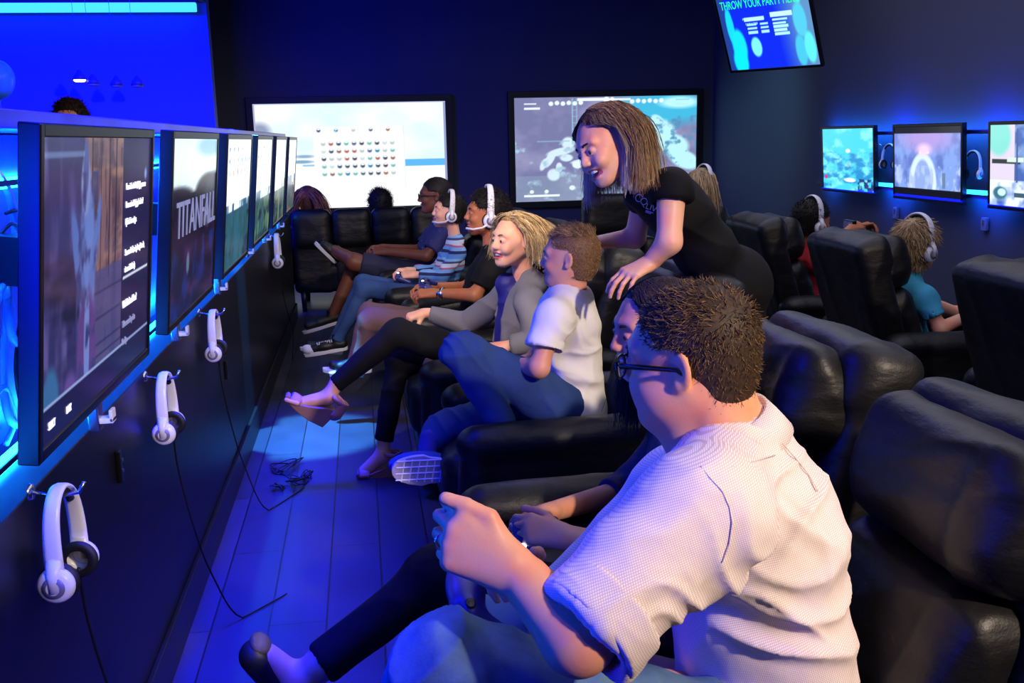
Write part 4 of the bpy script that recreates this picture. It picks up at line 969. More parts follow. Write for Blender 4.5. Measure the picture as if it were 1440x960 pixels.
    for (rad, hh) in ((.068, .0), (.07, .036), (.077, .041), (.09, .012), (.101, -.018), (.097, -.02), (.083, .008), (.071, .03)):
        ring = []
        for i in range(n + 1):
            a = .35 + (2 * PI - .7) * i / n; e = 1 - .0 * math.cos(a)
            drop = .018 * max(0, math.cos(a)) ** 2
            ring.append(cN + (f_ * math.cos(a) * 1.08 + s_ * math.sin(a)) * rad * e + ax * (hh - drop * (1 if rad > .08 else .6)))
        rings.append(ring)
    m = n + 1; v = [q for r_ in rings for q in r_]; nr_ = len(rings)
    g.add(v, [(i * m + k, i * m + k + 1, ((i + 1) % nr_) * m + k + 1, ((i + 1) % nr_) * m + k) for i in range(nr_) for k in range(n)] + [tuple(i * m for i in range(nr_)), tuple(i * m + n for i in range(nr_))[::-1]])
    g.build('collar', MATS['check_shirt'], shirt, smooth=True, origin=o)
    cu = []
    cuff = [cap(A(elL) + (A(shL) - A(elL)) * .27, A(elL) + (A(shL) - A(elL)) * .06, .083, .084, .003, cut=True, cuta=True), cap(A(elL) + (A(shL) - A(elL)) * .16, A(elL) - (A(shL) - A(elL)) * .1, .066, .066, .003, 's')]
    sdf('rolled_cuff', cuff, .0034, MATS['check_shirt'], shirt, o, disp=lambda v, n: wave(v, [(A(elL) - A(shL), .03, .001, .5, 1.), ((.6, 1, .4), .06, .0018, .6, 2.)]))
    # jeans
    kL, kR = P(630, 948, 1.36), P(690, 900, 1.78)
    hL, hR = P(990, 1050, 1.38), P(1000, 1020, 1.66)
    jp = [cap(hL, kL, .105, .082, .04), cap(kL, P(560, 1180, 1.36), .078, .062, .03), cap(hR, kR, .105, .08, .04), cap(kR, P(640, 1080, 1.78), .078, .062, .03), ell(J['pelvis'], (.15, .19, .13), R, .06)]
    jf = lambda v, n: wave(v, [((1, .2, .5), .09, .006, .9, 1.), ((.6, .3, -1), .06, .004, .8, 3.), ((.2, 1, .5), .09, .004, .8, 6.)])
    je = sdf('jeans', jp, .0062, MATS['denim_worn'], root, o, disp=jf)
    # belt of the shirt hem under the jeans is hidden; wedding band on the hand
    t = controller(A(wrR) + A((-.10, -.06, .0)), (-1, -.1, .25), (0.15, -.5, .85), 'dark blue game controller held by the man in the checked shirt', 1.0, light=False)
    # glasses
    gl = thing('eyeglasses', 'black thick-framed glasses worn by the man in the checked shirt', 'glasses', tuple(H(.1, 0, 0))); go = A(H(.1, 0, 0))
    g = Geo()
    for y in (-1, 1):
        pts = [H(.108 - .12 * (max(0, abs(yy) - .02)) ** 1.3, y * yy, zz) for yy, zz in [(.0335 + .0235 * math.copysign(abs(math.cos(a)) ** .7, math.cos(a)), -.004 + .018 * math.copysign(abs(math.sin(a)) ** .7, math.sin(a))) for a in np.linspace(0, 2 * PI, 25)]]
        g.tube(pts, .0028, 6, cap=False)
    g.tube([H(.109, -.011, .004), H(.112, 0, .007), H(.109, .011, .004)], .0026, 6); g.build('rim', MATS['glass_frame'], gl, smooth=True, origin=go)
    for y in (-1, 1):
        g = Geo(); g.tube([H(.101, y * .057, .007), H(.09, y * .078, .008), H(.04, y * .086, .006), H(-.005, y * .088, .002), H(-.022, y * .088, -.012)], [.0036, .0036, .003, .0026, .002], 6, flat=((0, 0, 1), 1.4)); g.build('temple', MATS['glass_frame'], gl, smooth=True, origin=go)
        g = Geo(); n = 20; v = [H(.1075, y * .0335, -.004)] + [H(.1075 - .12 * (max(0, abs(yy) - .02)) ** 1.3, y * yy, zz) for yy, zz in [(.0335 + .0225 * math.copysign(abs(math.cos(a)) ** .7, math.cos(a)), -.004 + .017 * math.copysign(abs(math.sin(a)) ** .7, math.sin(a))) for a in np.linspace(0, 2 * PI, n, endpoint=False)]]
        v2 = [A(q) - A(H.R[:, 0]) * .0015 for q in v]
        g.add(v + v2, [(0, 1 + k, 1 + (k + 1) % n) for k in range(n)] + [(n + 1, n + 2 + (k + 1) % n, n + 2 + k) for k in range(n)] + [(1 + k, n + 2 + k, n + 2 + (k + 1) % n, 1 + (k + 1) % n) for k in range(n)]); g.build('lens', MATS['lens_glass'], gl, origin=go)
man()
# ================================================================== dark haired WOMAN beside him
def girl():
    root, o = person('person with long dark hair, mostly hidden behind the nearest person in black glasses', P(960, 800, 2.2))
    H = Frame(P(921, 462, 2.25), (-.98, -.12, -.1), (0, 0, 1), .98)
    neck = P(955, 575, 2.25)
    shL, elL, wrL = P(955, 640, 2.07), P(905, 770, 2.0), P(795, 755, 1.98)
    shR, elR, wrR = P(945, 620, 2.42), P(880, 690, 2.46), P(765, 722, 2.22)
    J = dict(neck=neck, chest=P(970, 670, 2.25), belly=P(975, 760, 2.25), pelvis=P(985, 850, 2.24))
    tp, R = torso_prims(J, (.09, .13, .12), (.1, .14, .1), ex=-.025)
    cu = [(30, 45, 30), (38, 50, 30), (42, 55, 30), (46, 55, 30)]
    pr = tp + head_prims(H, neck, .5, 1, nr=.045) + arm_prims(shL, elL, wrL, (.038, .032, .034, .023)) + arm_prims(shR, elR, wrR, (.038, .032, .034, .023))
    pr += hand(wrL, A(P(750, 745, 2.0)) - A(wrL), (0, -.7, .7), -1, .92, cu) + hand(wrR, A(P(722, 735, 2.18)) - A(wrR), (0, .4, .9), 1, .92, cu)
    ank, knee = P(440, 945, 1.95), P(618, 805, 2.02)
    pr += [cap(J['pelvis'], knee, .05, .045), cap(knee, P(455, 930, 1.95), .045, .033)]
    pr += [cap(P(455, 930, 1.95), P(418, 962, 1.95), .033, .036, .02), cap(P(418, 962, 1.95), P(375, 925, 1.95), .036, .03, .02)]
    sdf('body', pr, .0045, [MATS['skin_girl'], MATS['lips']], root, o, paint=lips_paint(H, .5)); face_bits(H, root, o, 'brow_dark', smile=1)
    sp, _ = torso_prims(J, (.1, .145, .13), (.11, .15, .11), ex=.004)
    sp += [cap(neck, shL, .05, .055, .04), cap(neck, shR, .05, .055, .04), cap(shL, elL, .055, .047, .03), cap(shR, A(elR), .055, .047, .03), cap(elR, A(elR) + (A(wrR) - A(elR)) * .25, .047, .042, .02, cut=True)]
    sdf('top', sp, .008, MATS['navy_cloth'], root, o, disp=crinkle(1))
    hL, hR = P(950, 880, 2.1), P(960, 870, 2.38); kR = P(700, 790, 2.36)
    lp = [cap(hL, knee, .085, .062, .03), cap(knee, P(452, 932, 1.95), .058, .042, .03, cut=True), cap(hR, kR, .085, .06, .03), cap(kR, PZ(600, 1000, .1), .056, .04, .03), ell(J['pelvis'], (.13, .17, .11), R, .05)]
    sdf('trousers', lp, .008, MATS['black_cloth'], root, o, disp=crinkle(1.2))
    # ballet flat with a sequinned toe, seen sole outwards
    a, t = A(P(408, 975, 1.95)), A(P(352, 912, 1.95)); dd = nrm(t - a); up = nrm(A(P(440, 925, 1.95)) - a - dd * np.dot(A(P(440, 925, 1.95)) - a, dd))
    sh = [cap(a - dd * .02, t - dd * .02, .036, .036, .02), cap(a + up * .04, a + dd * .1 + up * .055, .032, .03, .012, 's')]
    s_ = sdf('shoe', sh, .004, MATS['shoe_black'], root, o)
    sdf('sequin_patch', [ell(t - dd * .005 + up * .022, (.026, .03, .02), np.stack([dd, np.cross(up, dd), up], 1), .01)], .003, MATS['sequin'], s_, o)
    sdf('shoe', [cap(PZ(600, 1010, .04), PZ(560, 1020, .035), .038, .035)], .006, MATS['shoe_black'], root, o)
    dk = [(20, 14, 16), (34, 24, 28), (54, 40, 44)]
    bs = hair_cap(H, th=.005, front=.04, fz=.078, ear=-.02, nape=-.2, side=-.03)
    part = lambda rt: np.stack([-.25 + .3 * (rt[:, 0] > .03), np.sign(rt[:, 1]) * 1.0, -.35 * np.ones(len(rt))], 1)
    long_hair(H, root, o, dk, [dict(n=3800, xc=.02, roots=scalp(.007, (-.2, .055), .045), dir=part, L=.40, seg=11, r=.0015, grav=.28, noise=.04, wav=(.006, 2), ecc=[((-.018, 0, .03), (.107, .086, .096)), ((.02, 0, -.03), (.075, .075, .105)), ((-.02, 0, -.2), (.075, .12, .1))])], bs)
    controller(P(744, 772, 2.0), (-1, 0, .1), (.1, -.75, .65), 'dark game controller with a glowing guide light in the dark-haired woman\'s hands', 1.0)
girl()
# ================================================================== BOY in the white T-shirt
def boy():
    root, o = person('person with short blond hair in a white T-shirt and jeans, one knee drawn up', P(790, 560, 3.3))
    H = Frame(P(800, 362, 3.32), (-.93, .34, .02), (0, 0, 1), .88)
    neck = P(803, 420, 3.33)
    shL, elL, wrL = P(779, 447, 3.17), P(758, 517, 3.12), P(712, 512, 3.28)
    shR, elR, wrR = P(785, 445, 3.5), P(752, 505, 3.55), P(715, 515, 3.4)
    J = dict(neck=neck, chest=P(797, 455, 3.33), belly=P(802, 515, 3.33), pelvis=P(795, 565, 3.32))
    tp, R = torso_prims(J, (.085, .12, .11), (.095, .125, .085), ex=-.025)
    pr = tp + head_prims(H, neck, 0, 0, 1, nr=.046) + arm_prims(shL, elL, wrL, (.036, .031, .034, .022)) + arm_prims(shR, elR, wrR, (.034, .03, .031, .022))
    pr += hand(wrL, (-1, .4, -.2), (0, -.5, .8), -1, .8) + hand(wrR, (-1, -.4, 0), (0, .5, .8), 1, .8)
    sdf('body', pr, .0045, [MATS['skin_boy'], MATS['lips']], root, o, paint=lips_paint(H)); face_bits(H, root, o, 'brow_fair', 'iris_blue')
    fl = lambda rt: np.stack([np.where(rt[:, 2] > .075, 1.0, -.1), .25 * np.ones(len(rt)), np.where(rt[:, 2] > .075, .5, -1.0)], 1)
    short_hair(H, root, o, [(92, 68, 46), (134, 100, 66), (172, 136, 92), (206, 172, 124)], 7000, lambda r: np.where(r[:, 2] > .085, .034, .010), .0011, fl, th=.005, lift=.28, noise_=.16, front=.066, fz=.068, ear=-.02, nape=-.085, side=-.01)
    sp, _ = torso_prims(J, (.1, .14, .125), (.115, .145, .1), ex=.004)
    e1 = A(shL) + (A(elL) - A(shL)) * .62; e2 = A(shR) + (A(elR) - A(shR)) * .62
    sp += [cap(neck, shL, .05, .057, .04), cap(neck, shR, .05, .055, .04), cap(shL, e1, .06, .064, .03, cut=True), cap(shR, e2, .058, .06, .03, cut=True), cap(neck, J['chest'], .055, .08, .04),
           cap(A(e1) + (A(shL) - A(e1)) * .2, elL, .052, .052, .004, 's'), cap(A(neck) + A((0, 0, .005)), H(-.03, 0, -.06), .052, .052, .006, 's'), cap(P(806, 560, 3.33), P(812, 578, 3.33), .1, .1, .05)]
    def folds(v, n):
        r = wave(v, [((.9, .2, .6), .1, .004, .9, 1.), ((1, .2, -.4), .12, .004, .9, 3.)])
        c = A(shL) + A((.06, 0, -.1)); q = v - c; r += lfold(v, c, .13, (.7, 0, .7), .05, .009, 5)
        c = A(P(815, 540, 3.2)); q = v - c; r += lfold(v, c, .13, (.3, 0, 1), .055, .010, 6)
        return r
    sdf('t_shirt', sp, .006, MATS['white_tee'], root, o, disp=folds)
    kL, aL = P(648, 492, 3.2), P(705, 592, 3.16); hL, hR = P(770, 560, 3.24), P(770, 565, 3.42)
    kR = P(625, 606, 3.42); aR = P(612, 650, 3.38)
    jp = [cap(hL, kL, .09, .064, .04), cap(kL, aL, .06, .045, .02), cap(hR, kR, .085, .066, .03), cap(kR, P(603, 625, 3.36), .055, .045, .03, cut=True), ell(J['pelvis'], (.11, .14, .1), R, .05)]
    jf = lambda v, n: wave(v, [((.9, .2, .5), .045, .003, .9, 1.), ((.5, .3, -1), .06, .004, .8, 3.)])
    je = sdf('jeans', jp, .006, MATS['denim_blue'], root, o, disp=jf)
    sdf('sock', [cap(P(604, 618, 3.36), P(598, 650, 3.3), .036, .034)], .006, MATS['jacket_blue'], root, o)
    # trainer seen from its white tread
    c = A(P(586, 662, 3.22)); g = Geo(); ux = nrm(A(P(640, 664, 3.24)) - A(P(555, 664, 3.22))); uz = nrm(A((0, 0, 1)) - ux * ux[2]); nv = np.cross(ux, uz)
    if nv[1] > 0: nv = -nv
    s_ = sdf('shoe', [ell(c - nv * .062 + ux * .03, (.12, .05, .045), np.stack([ux, uz, nv], 1), .03), cap(c - nv * .07 + ux * .05, c - nv * .1 + ux * .06, .036, .034, .02)], .005, MATS['denim_blue'], root, o)
    out = []; n = 30
    for i in range(n):
        a = 2 * PI * i / n; x = math.cos(a); y = math.sin(a); wv = (.054 if x < 0 else .046); out.append((x * .12 + .035, math.copysign(abs(y) ** .85, y) * wv))
    g.add([c + ux * x + uz * y + nv * .0 for x, y in out] + [c + ux * x * .98 + uz * y * .97 - nv * .024 for x, y in out], [tuple(range(n)), tuple(range(2 * n - 1, n - 1, -1))] + [(i, n + i, n + (i + 1) % n, (i + 1) % n) for i in range(n)])
    g.build('sole', MATS['sole_grey'], s_, origin=o, bevel=.003)
    g = Geo()
    def line(p, q):
        p = c + ux * p[0] + uz * p[1] + nv * .0006; q = c + ux * q[0] + uz * q[1] + nv * .0006; g.tube([p, q], .0026, 5)
    for i in range(6):
        x = -.05 + .026 * i; line((x, -.038), (x + .007, .04))
    for j in range(4):
        z = -.033 + .022 * j; line((-.07, z), (.12, z + .01))
    g.build('tread_groove', MATS['sole_groove'], s_, origin=o)
boy()
# ================================================================== BLONDE woman in the cardigan
def blonde():
    root, o = person('person with wavy blonde hair in a grey cardigan, smiling, legs crossed', P(745, 500, 4.35))
    H = Frame(P(723, 337, 4.33), (-.9, -.43, .03), (.0, 0, 1), .98)
    neck = P(738, 397, 4.36)
    shR, elR, wrR = P(712, 415, 4.6), P(655, 457, 4.74), P(598, 440, 4.76)
    shL, elL, wrL = P(745, 425, 4.18), P(758, 480, 4.1), P(705, 488, 4.15)
    J = dict(neck=neck, chest=P(732, 435, 4.38), belly=P(728, 475, 4.38), pelvis=P(728, 515, 4.37))
    tp, R = torso_prims(J, (.09, .13, .12), (.1, .14, .1), ex=-.02)
    pr = tp + head_prims(H, neck, 1, 1, nr=.045) + arm_prims(shR, elR, wrR, (.038, .033, .034, .024)) + arm_prims(shL, elL, wrL, (.038, .033, .034, .024))
    pr += hand(wrR, A(P(573, 446, 4.74)) - A(wrR), (-.3, -.25, .9), 1, .95, [(84, 14, 10), (78, 16, 12), (72, 22, 14), (66, 28, 16)], [(.7, .6, -.6), (.6, .3, -.9), (.5, .1, -1)], spread=.2) + hand(wrL, (-1, .3, -.1), (0, -.4, .9), -1, .9)
    # feet
    a1 = P(464, 545, 4.28); t1 = P(404, 560, 4.28); a2 = P(540, 625, 4.38); t2 = P(510, 655, 4.38)
    pr += [cap(J['pelvis'], P(558, 470, 4.3), .05, .045), cap(P(558, 470, 4.3), P(475, 535, 4.28), .043, .027), cap(J['pelvis'], P(560, 507, 4.46), .05, .045), cap(P(560, 507, 4.46), P(540, 612, 4.38), .043, .027)]
    pr += [cap(P(475, 535, 4.28), P(462, 558, 4.28), .03, .032, .02), cap(P(462, 558, 4.28), P(418, 567, 4.28), .031, .024, .02), cap(P(540, 614, 4.38), P(538, 640, 4.38), .028, .033, .02), cap(P(538, 640, 4.38), P(512, 662, 4.38), .034, .026, .02)]
    for k in range(5): pr.append(cap(P(418, 567, 4.24 + .02 * k), P(402 + k, 562 + k, 4.24 + .02 * k), .011, .009, .004))
    sdf('body', pr, .0045, [MATS['skin_blonde'], MATS['lips']], root, o, paint=lips_paint(H, 1)); face_bits(H, root, o, 'brow_fair', smile=1)
    bl = [(120, 90, 54), (176, 142, 92), (214, 182, 128), (238, 214, 168)]
    bs = hair_cap(H, th=.005, front=.035, fz=.08, ear=.0, nape=-.09, side=-.03)
    dr = lambda rt: np.stack([-.35 + .25 * (rt[:, 0] > .02), np.sign(rt[:, 1] - .02) * 1.0, .3 + 0 * rt[:, 0]], 1)
    long_hair(H, root, o, bl, [dict(n=4600, xc=.012, roots=scalp(.007, (-.2, .044), .05), dir=dr, L=.215, seg=9, r=.0016, grav=.27, noise=.07, wav=(.010, 1.3), ecc=[((-.018, 0, .03), (.112, .1, .1)), ((.02, 0, -.02), (.074, .088, .1)), ((-.03, 0, -.09), (.075, .085, .08))])], bs)
    # cardigan
    sp, _ = torso_prims(J, (.105, .15, .13), (.115, .155, .11), ex=.004)
    fr = R[:, 0] * (1 if R[0, 0] < 0 else -1)
    sp += [cap(neck, shR, .05, .06, .04), cap(neck, shL, .055, .06, .04), cap(neck, J['chest'], .06, .09, .04), cap(shR, elR, .062, .052, .03), cap(elR, A(elR) + (A(wrR) - A(elR)) * .9, .052, .04, .02, cut=True), cap(shL, elL, .062, .055, .03), cap(elL, A(elL) + (A(wrL) - A(elL)) * .7, .05, .042, .02, cut=True),
           cap(P(728, 388, 4.44), P(752, 398, 4.3), .05, .05, .03),
           cap(P(706, 400, 4.36), P(692, 500, 4.36), .05, .065, .012, 's'), cap(P(724, 395, 4.34), H(0, 0, -.08), .045, .045, .01, 's'), cap(A(elR) + (A(wrR) - A(elR)) * .82, wrR, .031, .031, .003, 's')]
    sdf('cardigan', sp, .0068, MATS['grey_knit'], root, o, disp=lambda v, n: wave(v, [((.7, 0, 1), .09, .004, .8, 1.), ((1, 0, -.4), .07, .003, .8, 2.)]))
    tp2, _ = torso_prims(J, (.098, .13, .125), (.11, .14, .11), ex=0)
    sdf('blouse', tp2 + [cap(P(712, 400, 4.37), J['chest'], .05, .08, .03)], .008, MATS['blue_top'], root, o, disp=crinkle(1))
    # trousers, upper leg crossed over
    h1, h2 = P(718, 515, 4.26), P(716, 515, 4.48); k1, k2 = P(558, 468, 4.3), P(560, 505, 4.46)
    lp = [cap(h1, k1, .085, .06, .03), cap(k1, P(472, 540, 4.28), .056, .037, .03, cut=True), cap(h2, k2, .085, .06, .03), cap(k2, P(540, 618, 4.38), .056, .038, .03, cut=True), ell(J['pelvis'], (.12, .165, .11), R, .05)]
    sdf('trousers', lp, .0075, MATS['black_cloth'], root, o, disp=crinkle(1.1))
    def wedge(heel, toe, top_heel, nm='shoe'):
        hl, te, th_ = A(heel), A(toe), A(top_heel); d = nrm(te - hl); L = np.linalg.norm(te - hl); up = nrm(th_ - hl - d * np.dot(th_ - hl, d)); sd = np.cross(up, d); hh = np.linalg.norm(th_ - hl)
        pts = [(0, 0), (.3, -.005), (.62, .0), (.9, .012), (1.05, .03), (1.0, .045), (.8, .03), (.55, .045), (.3, hh * .75), (.08, hh), (-.06, hh), (-.08, hh * .6), (-.03, .0)]
        g = Geo(); n = len(pts); v = []
        for s, w in ((-1, .030), (-.85, .036), (.85, .036), (1, .030)):
            pass
        for s in (-1, 1):
            for x, z in pts:
                w = .036 if .2 < x < .95 else .029; v.append(hl + d * x * L + up * z + sd * s * w)
        g.add(v, [tuple(range(n))[::-1], tuple(range(n, 2 * n))] + [(i, (i + 1) % n, n + (i + 1) % n, n + i) for i in range(n)])
        w_ = g.build(nm, MATS['shoe_wedge'], root, origin=o, bevel=.006)
        g = Geo(); c = hl + up * (hh + .045) + d * .01
        ring = [c + d * math.cos(a) * .041 + sd * math.sin(a) * .04 + up * .01 * math.cos(a) for a in np.linspace(0, 2 * PI, 21)]
        g.tube(ring, .006, 6, flat=(up, 1.8), cap=False); g.build('ankle_strap', MATS['shoe_pink'], w_, smooth=True, origin=o)
        g = Geo(); c = hl + d * L * .8 + up * .028
        g.tube([c + d * 0 + sd * math.cos(a) * .037 + up * math.sin(a) * .028 for a in np.linspace(0, PI, 13)], .008, 8, flat=(d, 3.2)); g.build('toe_strap', MATS['shoe_pink'], w_, smooth=True, origin=o)
        g = Geo(); c = hl + up * (hh * .9) - d * .012
        pr_ = [cap(c, c + up * .06, .04, .036, .01, cut=True), cap(c + d * .012, c + up * .09 + d * .012, .037, .034, .002, 's'), cap(c + d * .07 - up * .1, c + d * .07 + up * .1, .045, .045, .002, 's')]
        sdf('heel_counter', pr_, .003, MATS['shoe_pink'], w_, o)
    wedge(P(452, 598, 4.28), P(398, 564, 4.28), P(470, 575, 4.28)); wedge(P(552, 673, 4.38), P(503, 676, 4.38), P(553, 650, 4.38))
    g = Geo()
blonde()
# ================================================================== generic seated figure for the farther people
def seated(label, skin, head, neck, sh, el, wr, chest, belly, pelvis, hips, knees, anks, toes, top, bottom, r=1.0, smile=0, female=0, child=0, hair=None, brow='brow_dark', sleeve=.6, shoe_m='shoe_black', vox=.0065, toes_up=None, curl=None, shorts=False, lace=False, hdir=((-1, .3, 0), (-1, -.3, 0)), topname='t_shirt', botname='trousers', extra=None, out=1):
    root, o = person(label, (chest[0], chest[1], 0))
    H = head; s = H.s; J = dict(neck=neck, chest=chest, belly=belly, pelvis=pelvis)
    tp, R = torso_prims(J, (.09 * r, .135 * r, .12 * r), (.105 * r, .14 * r, .1 * r), ex=-.025)
    skm = MATS[skin]; q = r
    pr = tp + head_prims(H, neck, smile, female, child, nr=.047 * r)
    for i, sg in ((0, 1), (1, -1)):
        pr += arm_prims(sh[i], el[i], wr[i], (.042 * q, .036 * q, .038 * q, .024 * q))
        pr += hand(wr[i], hdir[i], (0, -.5 * sg * out, .8), -sg, .95 * s, curl or [(35, 45, 30)] * 4)
        if shorts: pr += [cap(hips[i], knees[i], .07 * q, .055 * q, .03), cap(knees[i], anks[i], .053 * q, .036 * q, .03)]
        else: pr += [cap(hips[i], knees[i], .05 * q, .045 * q, .03)]
    sdf('body', pr, vox * .75, [skm, MATS['lips_dark' if 'dark' in skin else 'lips']], root, o, paint=lips_paint(H, smile)); face_bits(H, root, o, brow, smile=smile)
    if hair: hair(H, root, o)
    sp, _ = torso_prims(J, (.102 * r, .148 * r, .13 * r), (.115 * r, .155 * r, .11 * r), ex=.004)
    sp += [cap(neck, J['chest'], .055 * q, .09 * q, .04), cap(A(neck), H(-.03, 0, -.06), .053 * q, .053 * q, .006, 's')]
    for i in (0, 1):
        sp += [cap(neck, sh[i], .05 * q, .058 * q, .04)]
        if sleeve <= 1:
            e = A(sh[i]) + (A(el[i]) - A(sh[i])) * sleeve; sp += [cap(sh[i], e, .062 * q, .056 * q, .03, cut=True), cap(A(e) - (A(e) - A(sh[i])) * .12, A(el[i]), .048 * q, .046 * q, .004, 's')]
        else:
            e = A(el[i]) + (A(wr[i]) - A(el[i])) * (sleeve - 1); sp += [cap(sh[i], el[i], .058 * q, .048 * q, .03), cap(el[i], e, .048 * q, .036 * q, .02, cut=True)]
    sdf(topname, sp, vox, MATS[top], root, o, disp=lambda v, n: wave(v, [((.6, 0, 1), .08, .0042, .8, 1.), ((1, .2, -.4), .06, .0026, .8, 2.)]))
    lp = [ell(J['pelvis'], (.12 * r, .155 * r, .11 * r), R, .05)]
    for i in (0, 1):
        if shorts: lp += [cap(hips[i], A(knees[i]) + (A(hips[i]) - A(knees[i])) * .12, .088 * q, .075 * q, .03, cut=True)]
        else: lp += [cap(hips[i], knees[i], .085 * q, .065 * q, .03), cap(knees[i], anks[i], .06 * q, .046 * q, .03, cut=True)]
    sdf(botname, lp, vox, MATS[bottom], root, o, disp=crinkle(1.1))
    for i in (0, 1):
        a, t = A(anks[i]), A(toes[i]); upv = nrm(A(knees[i]) - a)
        s_, _ = shoe('shoe', a - A((0, 0, .03)) if toes_up is None else a, t, root, o, shoe_m, w=.041 * s, h=.05, vox=.006, up=upv if toes_up else (0, 0, 1))
        if lace and i == lace - 1:
            laces(s_, a - A((0, 0, .03)), t, o, w=.041)
            sdf('toe_cap', [ell(A(t) - nrm(t - a) * .01 - A((0, 0, .002)), (.04, .037, .034), np.stack([nrm(t - a), np.cross((0, 0, 1), nrm(t - a)), A((0, 0, 1))], 1), .01)], .005, MATS['rubber_white'], s_, o)
    if extra: extra(H, root, o, J)
    return root, H
crop = lambda cols, n=1800, L=.018, th=.008, **k: (lambda H, root, o: short_hair(H, root, o, cols, n, L, .0022, lambda rt: np.stack([np.full(len(rt), .4), 0 * rt[:, 0], -.6 + 1.2 * (rt[:, 2] > .07)], 1), th=th, lift=.6, noise_=.5, **k))
DK = [(14, 11, 12), (24, 18, 18), (40, 30, 28)]
# headset wearer, black T-shirt
Y = 5.42
Hh = Frame(P(683, 300, Y), (-1, -.04, .06), (0, 0, 1), 1.0)
r_, _ = seated('person in a black T-shirt and brown trousers with a white headset', 'skin_hp', Hh, P(692, 356, Y), (P(690, 378, Y - .19), P(684, 372, Y + .2)), (P(668, 415, Y - .24), P(655, 405, Y + .22)), (P(612, 412, Y - .1), P(606, 403, Y + .08)),
    P(682, 395, Y), P(676, 430, Y), P(668, 462, Y), (P(655, 462, Y - .1), P(652, 460, Y + .1)), (P(522, 450, Y - .16), P(520, 442, Y + .14)), (P(508, 505, Y - .12), P(500, 510, Y + .12)), (P(470, 517, Y - .12), P(462, 512, Y + .14)),
    'black_tee', 'brown_cloth', 1.0, hair=crop(DK, 2600, .022, .012), sleeve=.7, extra=lambda H, root, o, J: None)
headset(Hh, 'white headset with microphone worn by the person in the black T-shirt')
controller(P(598, 400, Y), (-1, 0, .15), (0, -.2, .95), 'dark blue game controller in the hands of the person in the black T-shirt')
w_ = thing('wristwatch', 'silver wristwatch on the arm of the person in the black T-shirt', 'watch', tuple(P(622, 413, Y - .12))); wo = A(P(622, 413, Y - .12)); wa = nrm(A(P(668, 415, Y - .24)) - A(P(612, 412, Y - .1))); wu = nrm(np.cross(wa, (0, 0, 1))); wv = np.cross(wa, wu)
g = Geo(); g.tube([wo + (wu * math.cos(a) + wv * math.sin(a)) * .031 for a in np.linspace(0, 2 * PI, 21)], .005, 6, flat=(wa, 2.0), cap=False); g.build('strap', MATS['metal'], w_, smooth=True, origin=wo)
g = Geo(); g.lathe([(0, .038), (.016, .038), (.02, .034), (.02, .028)], wo, np.stack([wa, wv, -wu if wu[1] > 0 else wu], 1), 20); g.build('dial', MATS['metal'], w_, smooth=True, origin=wo)
# child in stripes
Y = 6.42
Hk = Frame(P(630, 297, Y), (-1, -.08, .12), (0, 0, 1), .9)
seated('person, a child in a striped blue knit top and blue jeans with a white headset', 'skin_kid', Hk, P(640, 340, Y), (P(644, 356, Y - .15), P(636, 352, Y + .15)), (P(622, 388, Y - .17), P(612, 380, Y + .15)), (P(583, 386, Y - .06), P(575, 380, Y + .06)),
    P(634, 368, Y), P(624, 396, Y), P(615, 420, Y), (P(605, 418, Y - .08), P(602, 415, Y + .08)), (P(513, 405, Y - .12), P(510, 398, Y + .12)), (P(475, 478, Y - .1), P(470, 482, Y + .12)), (P(432, 492, Y - .08), P(428, 484, Y + .14)),
    'striped_knit', 'denim_blue', .82, child=1, hair=crop(DK, 1500, .02, .01), sleeve=1.75, lace=1, botname='jeans', topname='sweater')
headset(Hk, 'white headset with microphone worn by the child in the striped top')
controller(P(563, 388, Y), (-1, 0, .15), (0, -.2, .95), 'small blue game controller held by the child in the striped top')
# man in the navy polo
Y = 7.35
Hb = Frame(P(611, 275, Y), (-1, .02, -.02), (0, 0, 1), 1.06)
def bm_extra(H, root, o, J):
    pass
seated('person in a navy polo shirt, shorts and glasses, farthest in the front row', 'skin_dark', Hb, P(622, 313, Y), (P(626, 326, Y - .2), P(618, 322, Y + .2)), (P(600, 360, Y - .25), P(590, 352, Y + .22)), (P(543, 354, Y - .12), P(538, 348, Y + .05)),
    P(612, 345, Y), P(604, 372, Y), P(595, 395, Y), (P(580, 388, Y - .1), P(578, 388, Y + .1)), (P(498, 368, Y - .12), P(500, 372, Y + .14)), (P(470, 352, Y + .1), P(468, 442, Y + .12)), (P(452, 340, Y + .1), P(428, 460, Y + .1)),
    'polo_cloth', 'navy_cloth', 1.12, hair=crop(DK, 1500, .008, .006), shorts=True, sleeve=.75, topname='polo_shirt', botname='shorts', extra=bm_extra, hdir=((-1, .5, .1), (-1, -.4, 0)))
gl = thing('eyeglasses', 'dark-framed glasses worn by the man in the navy polo shirt', 'glasses', tuple(Hb(.1, 0, 0))); go = A(Hb(.1, 0, 0)); g = Geo()
for y in (-1, 1):
    g.tube([Hb(.108, y * (.033 + .022 * math.cos(a)), .016 * math.sin(a)) for a in np.linspace(0, 2 * PI, 17)], .0032, 6, cap=False); g.tube([Hb(.104, y * .055, .006), Hb(.07, y * .082, .006), Hb(-.01, y * .088, .002)], .003, 6)
g.tube([Hb(.108, -.011, .004), Hb(.108, .011, .004)], .0028, 6); g.build('rim', MATS['glass_frame'], gl, smooth=True, origin=go)
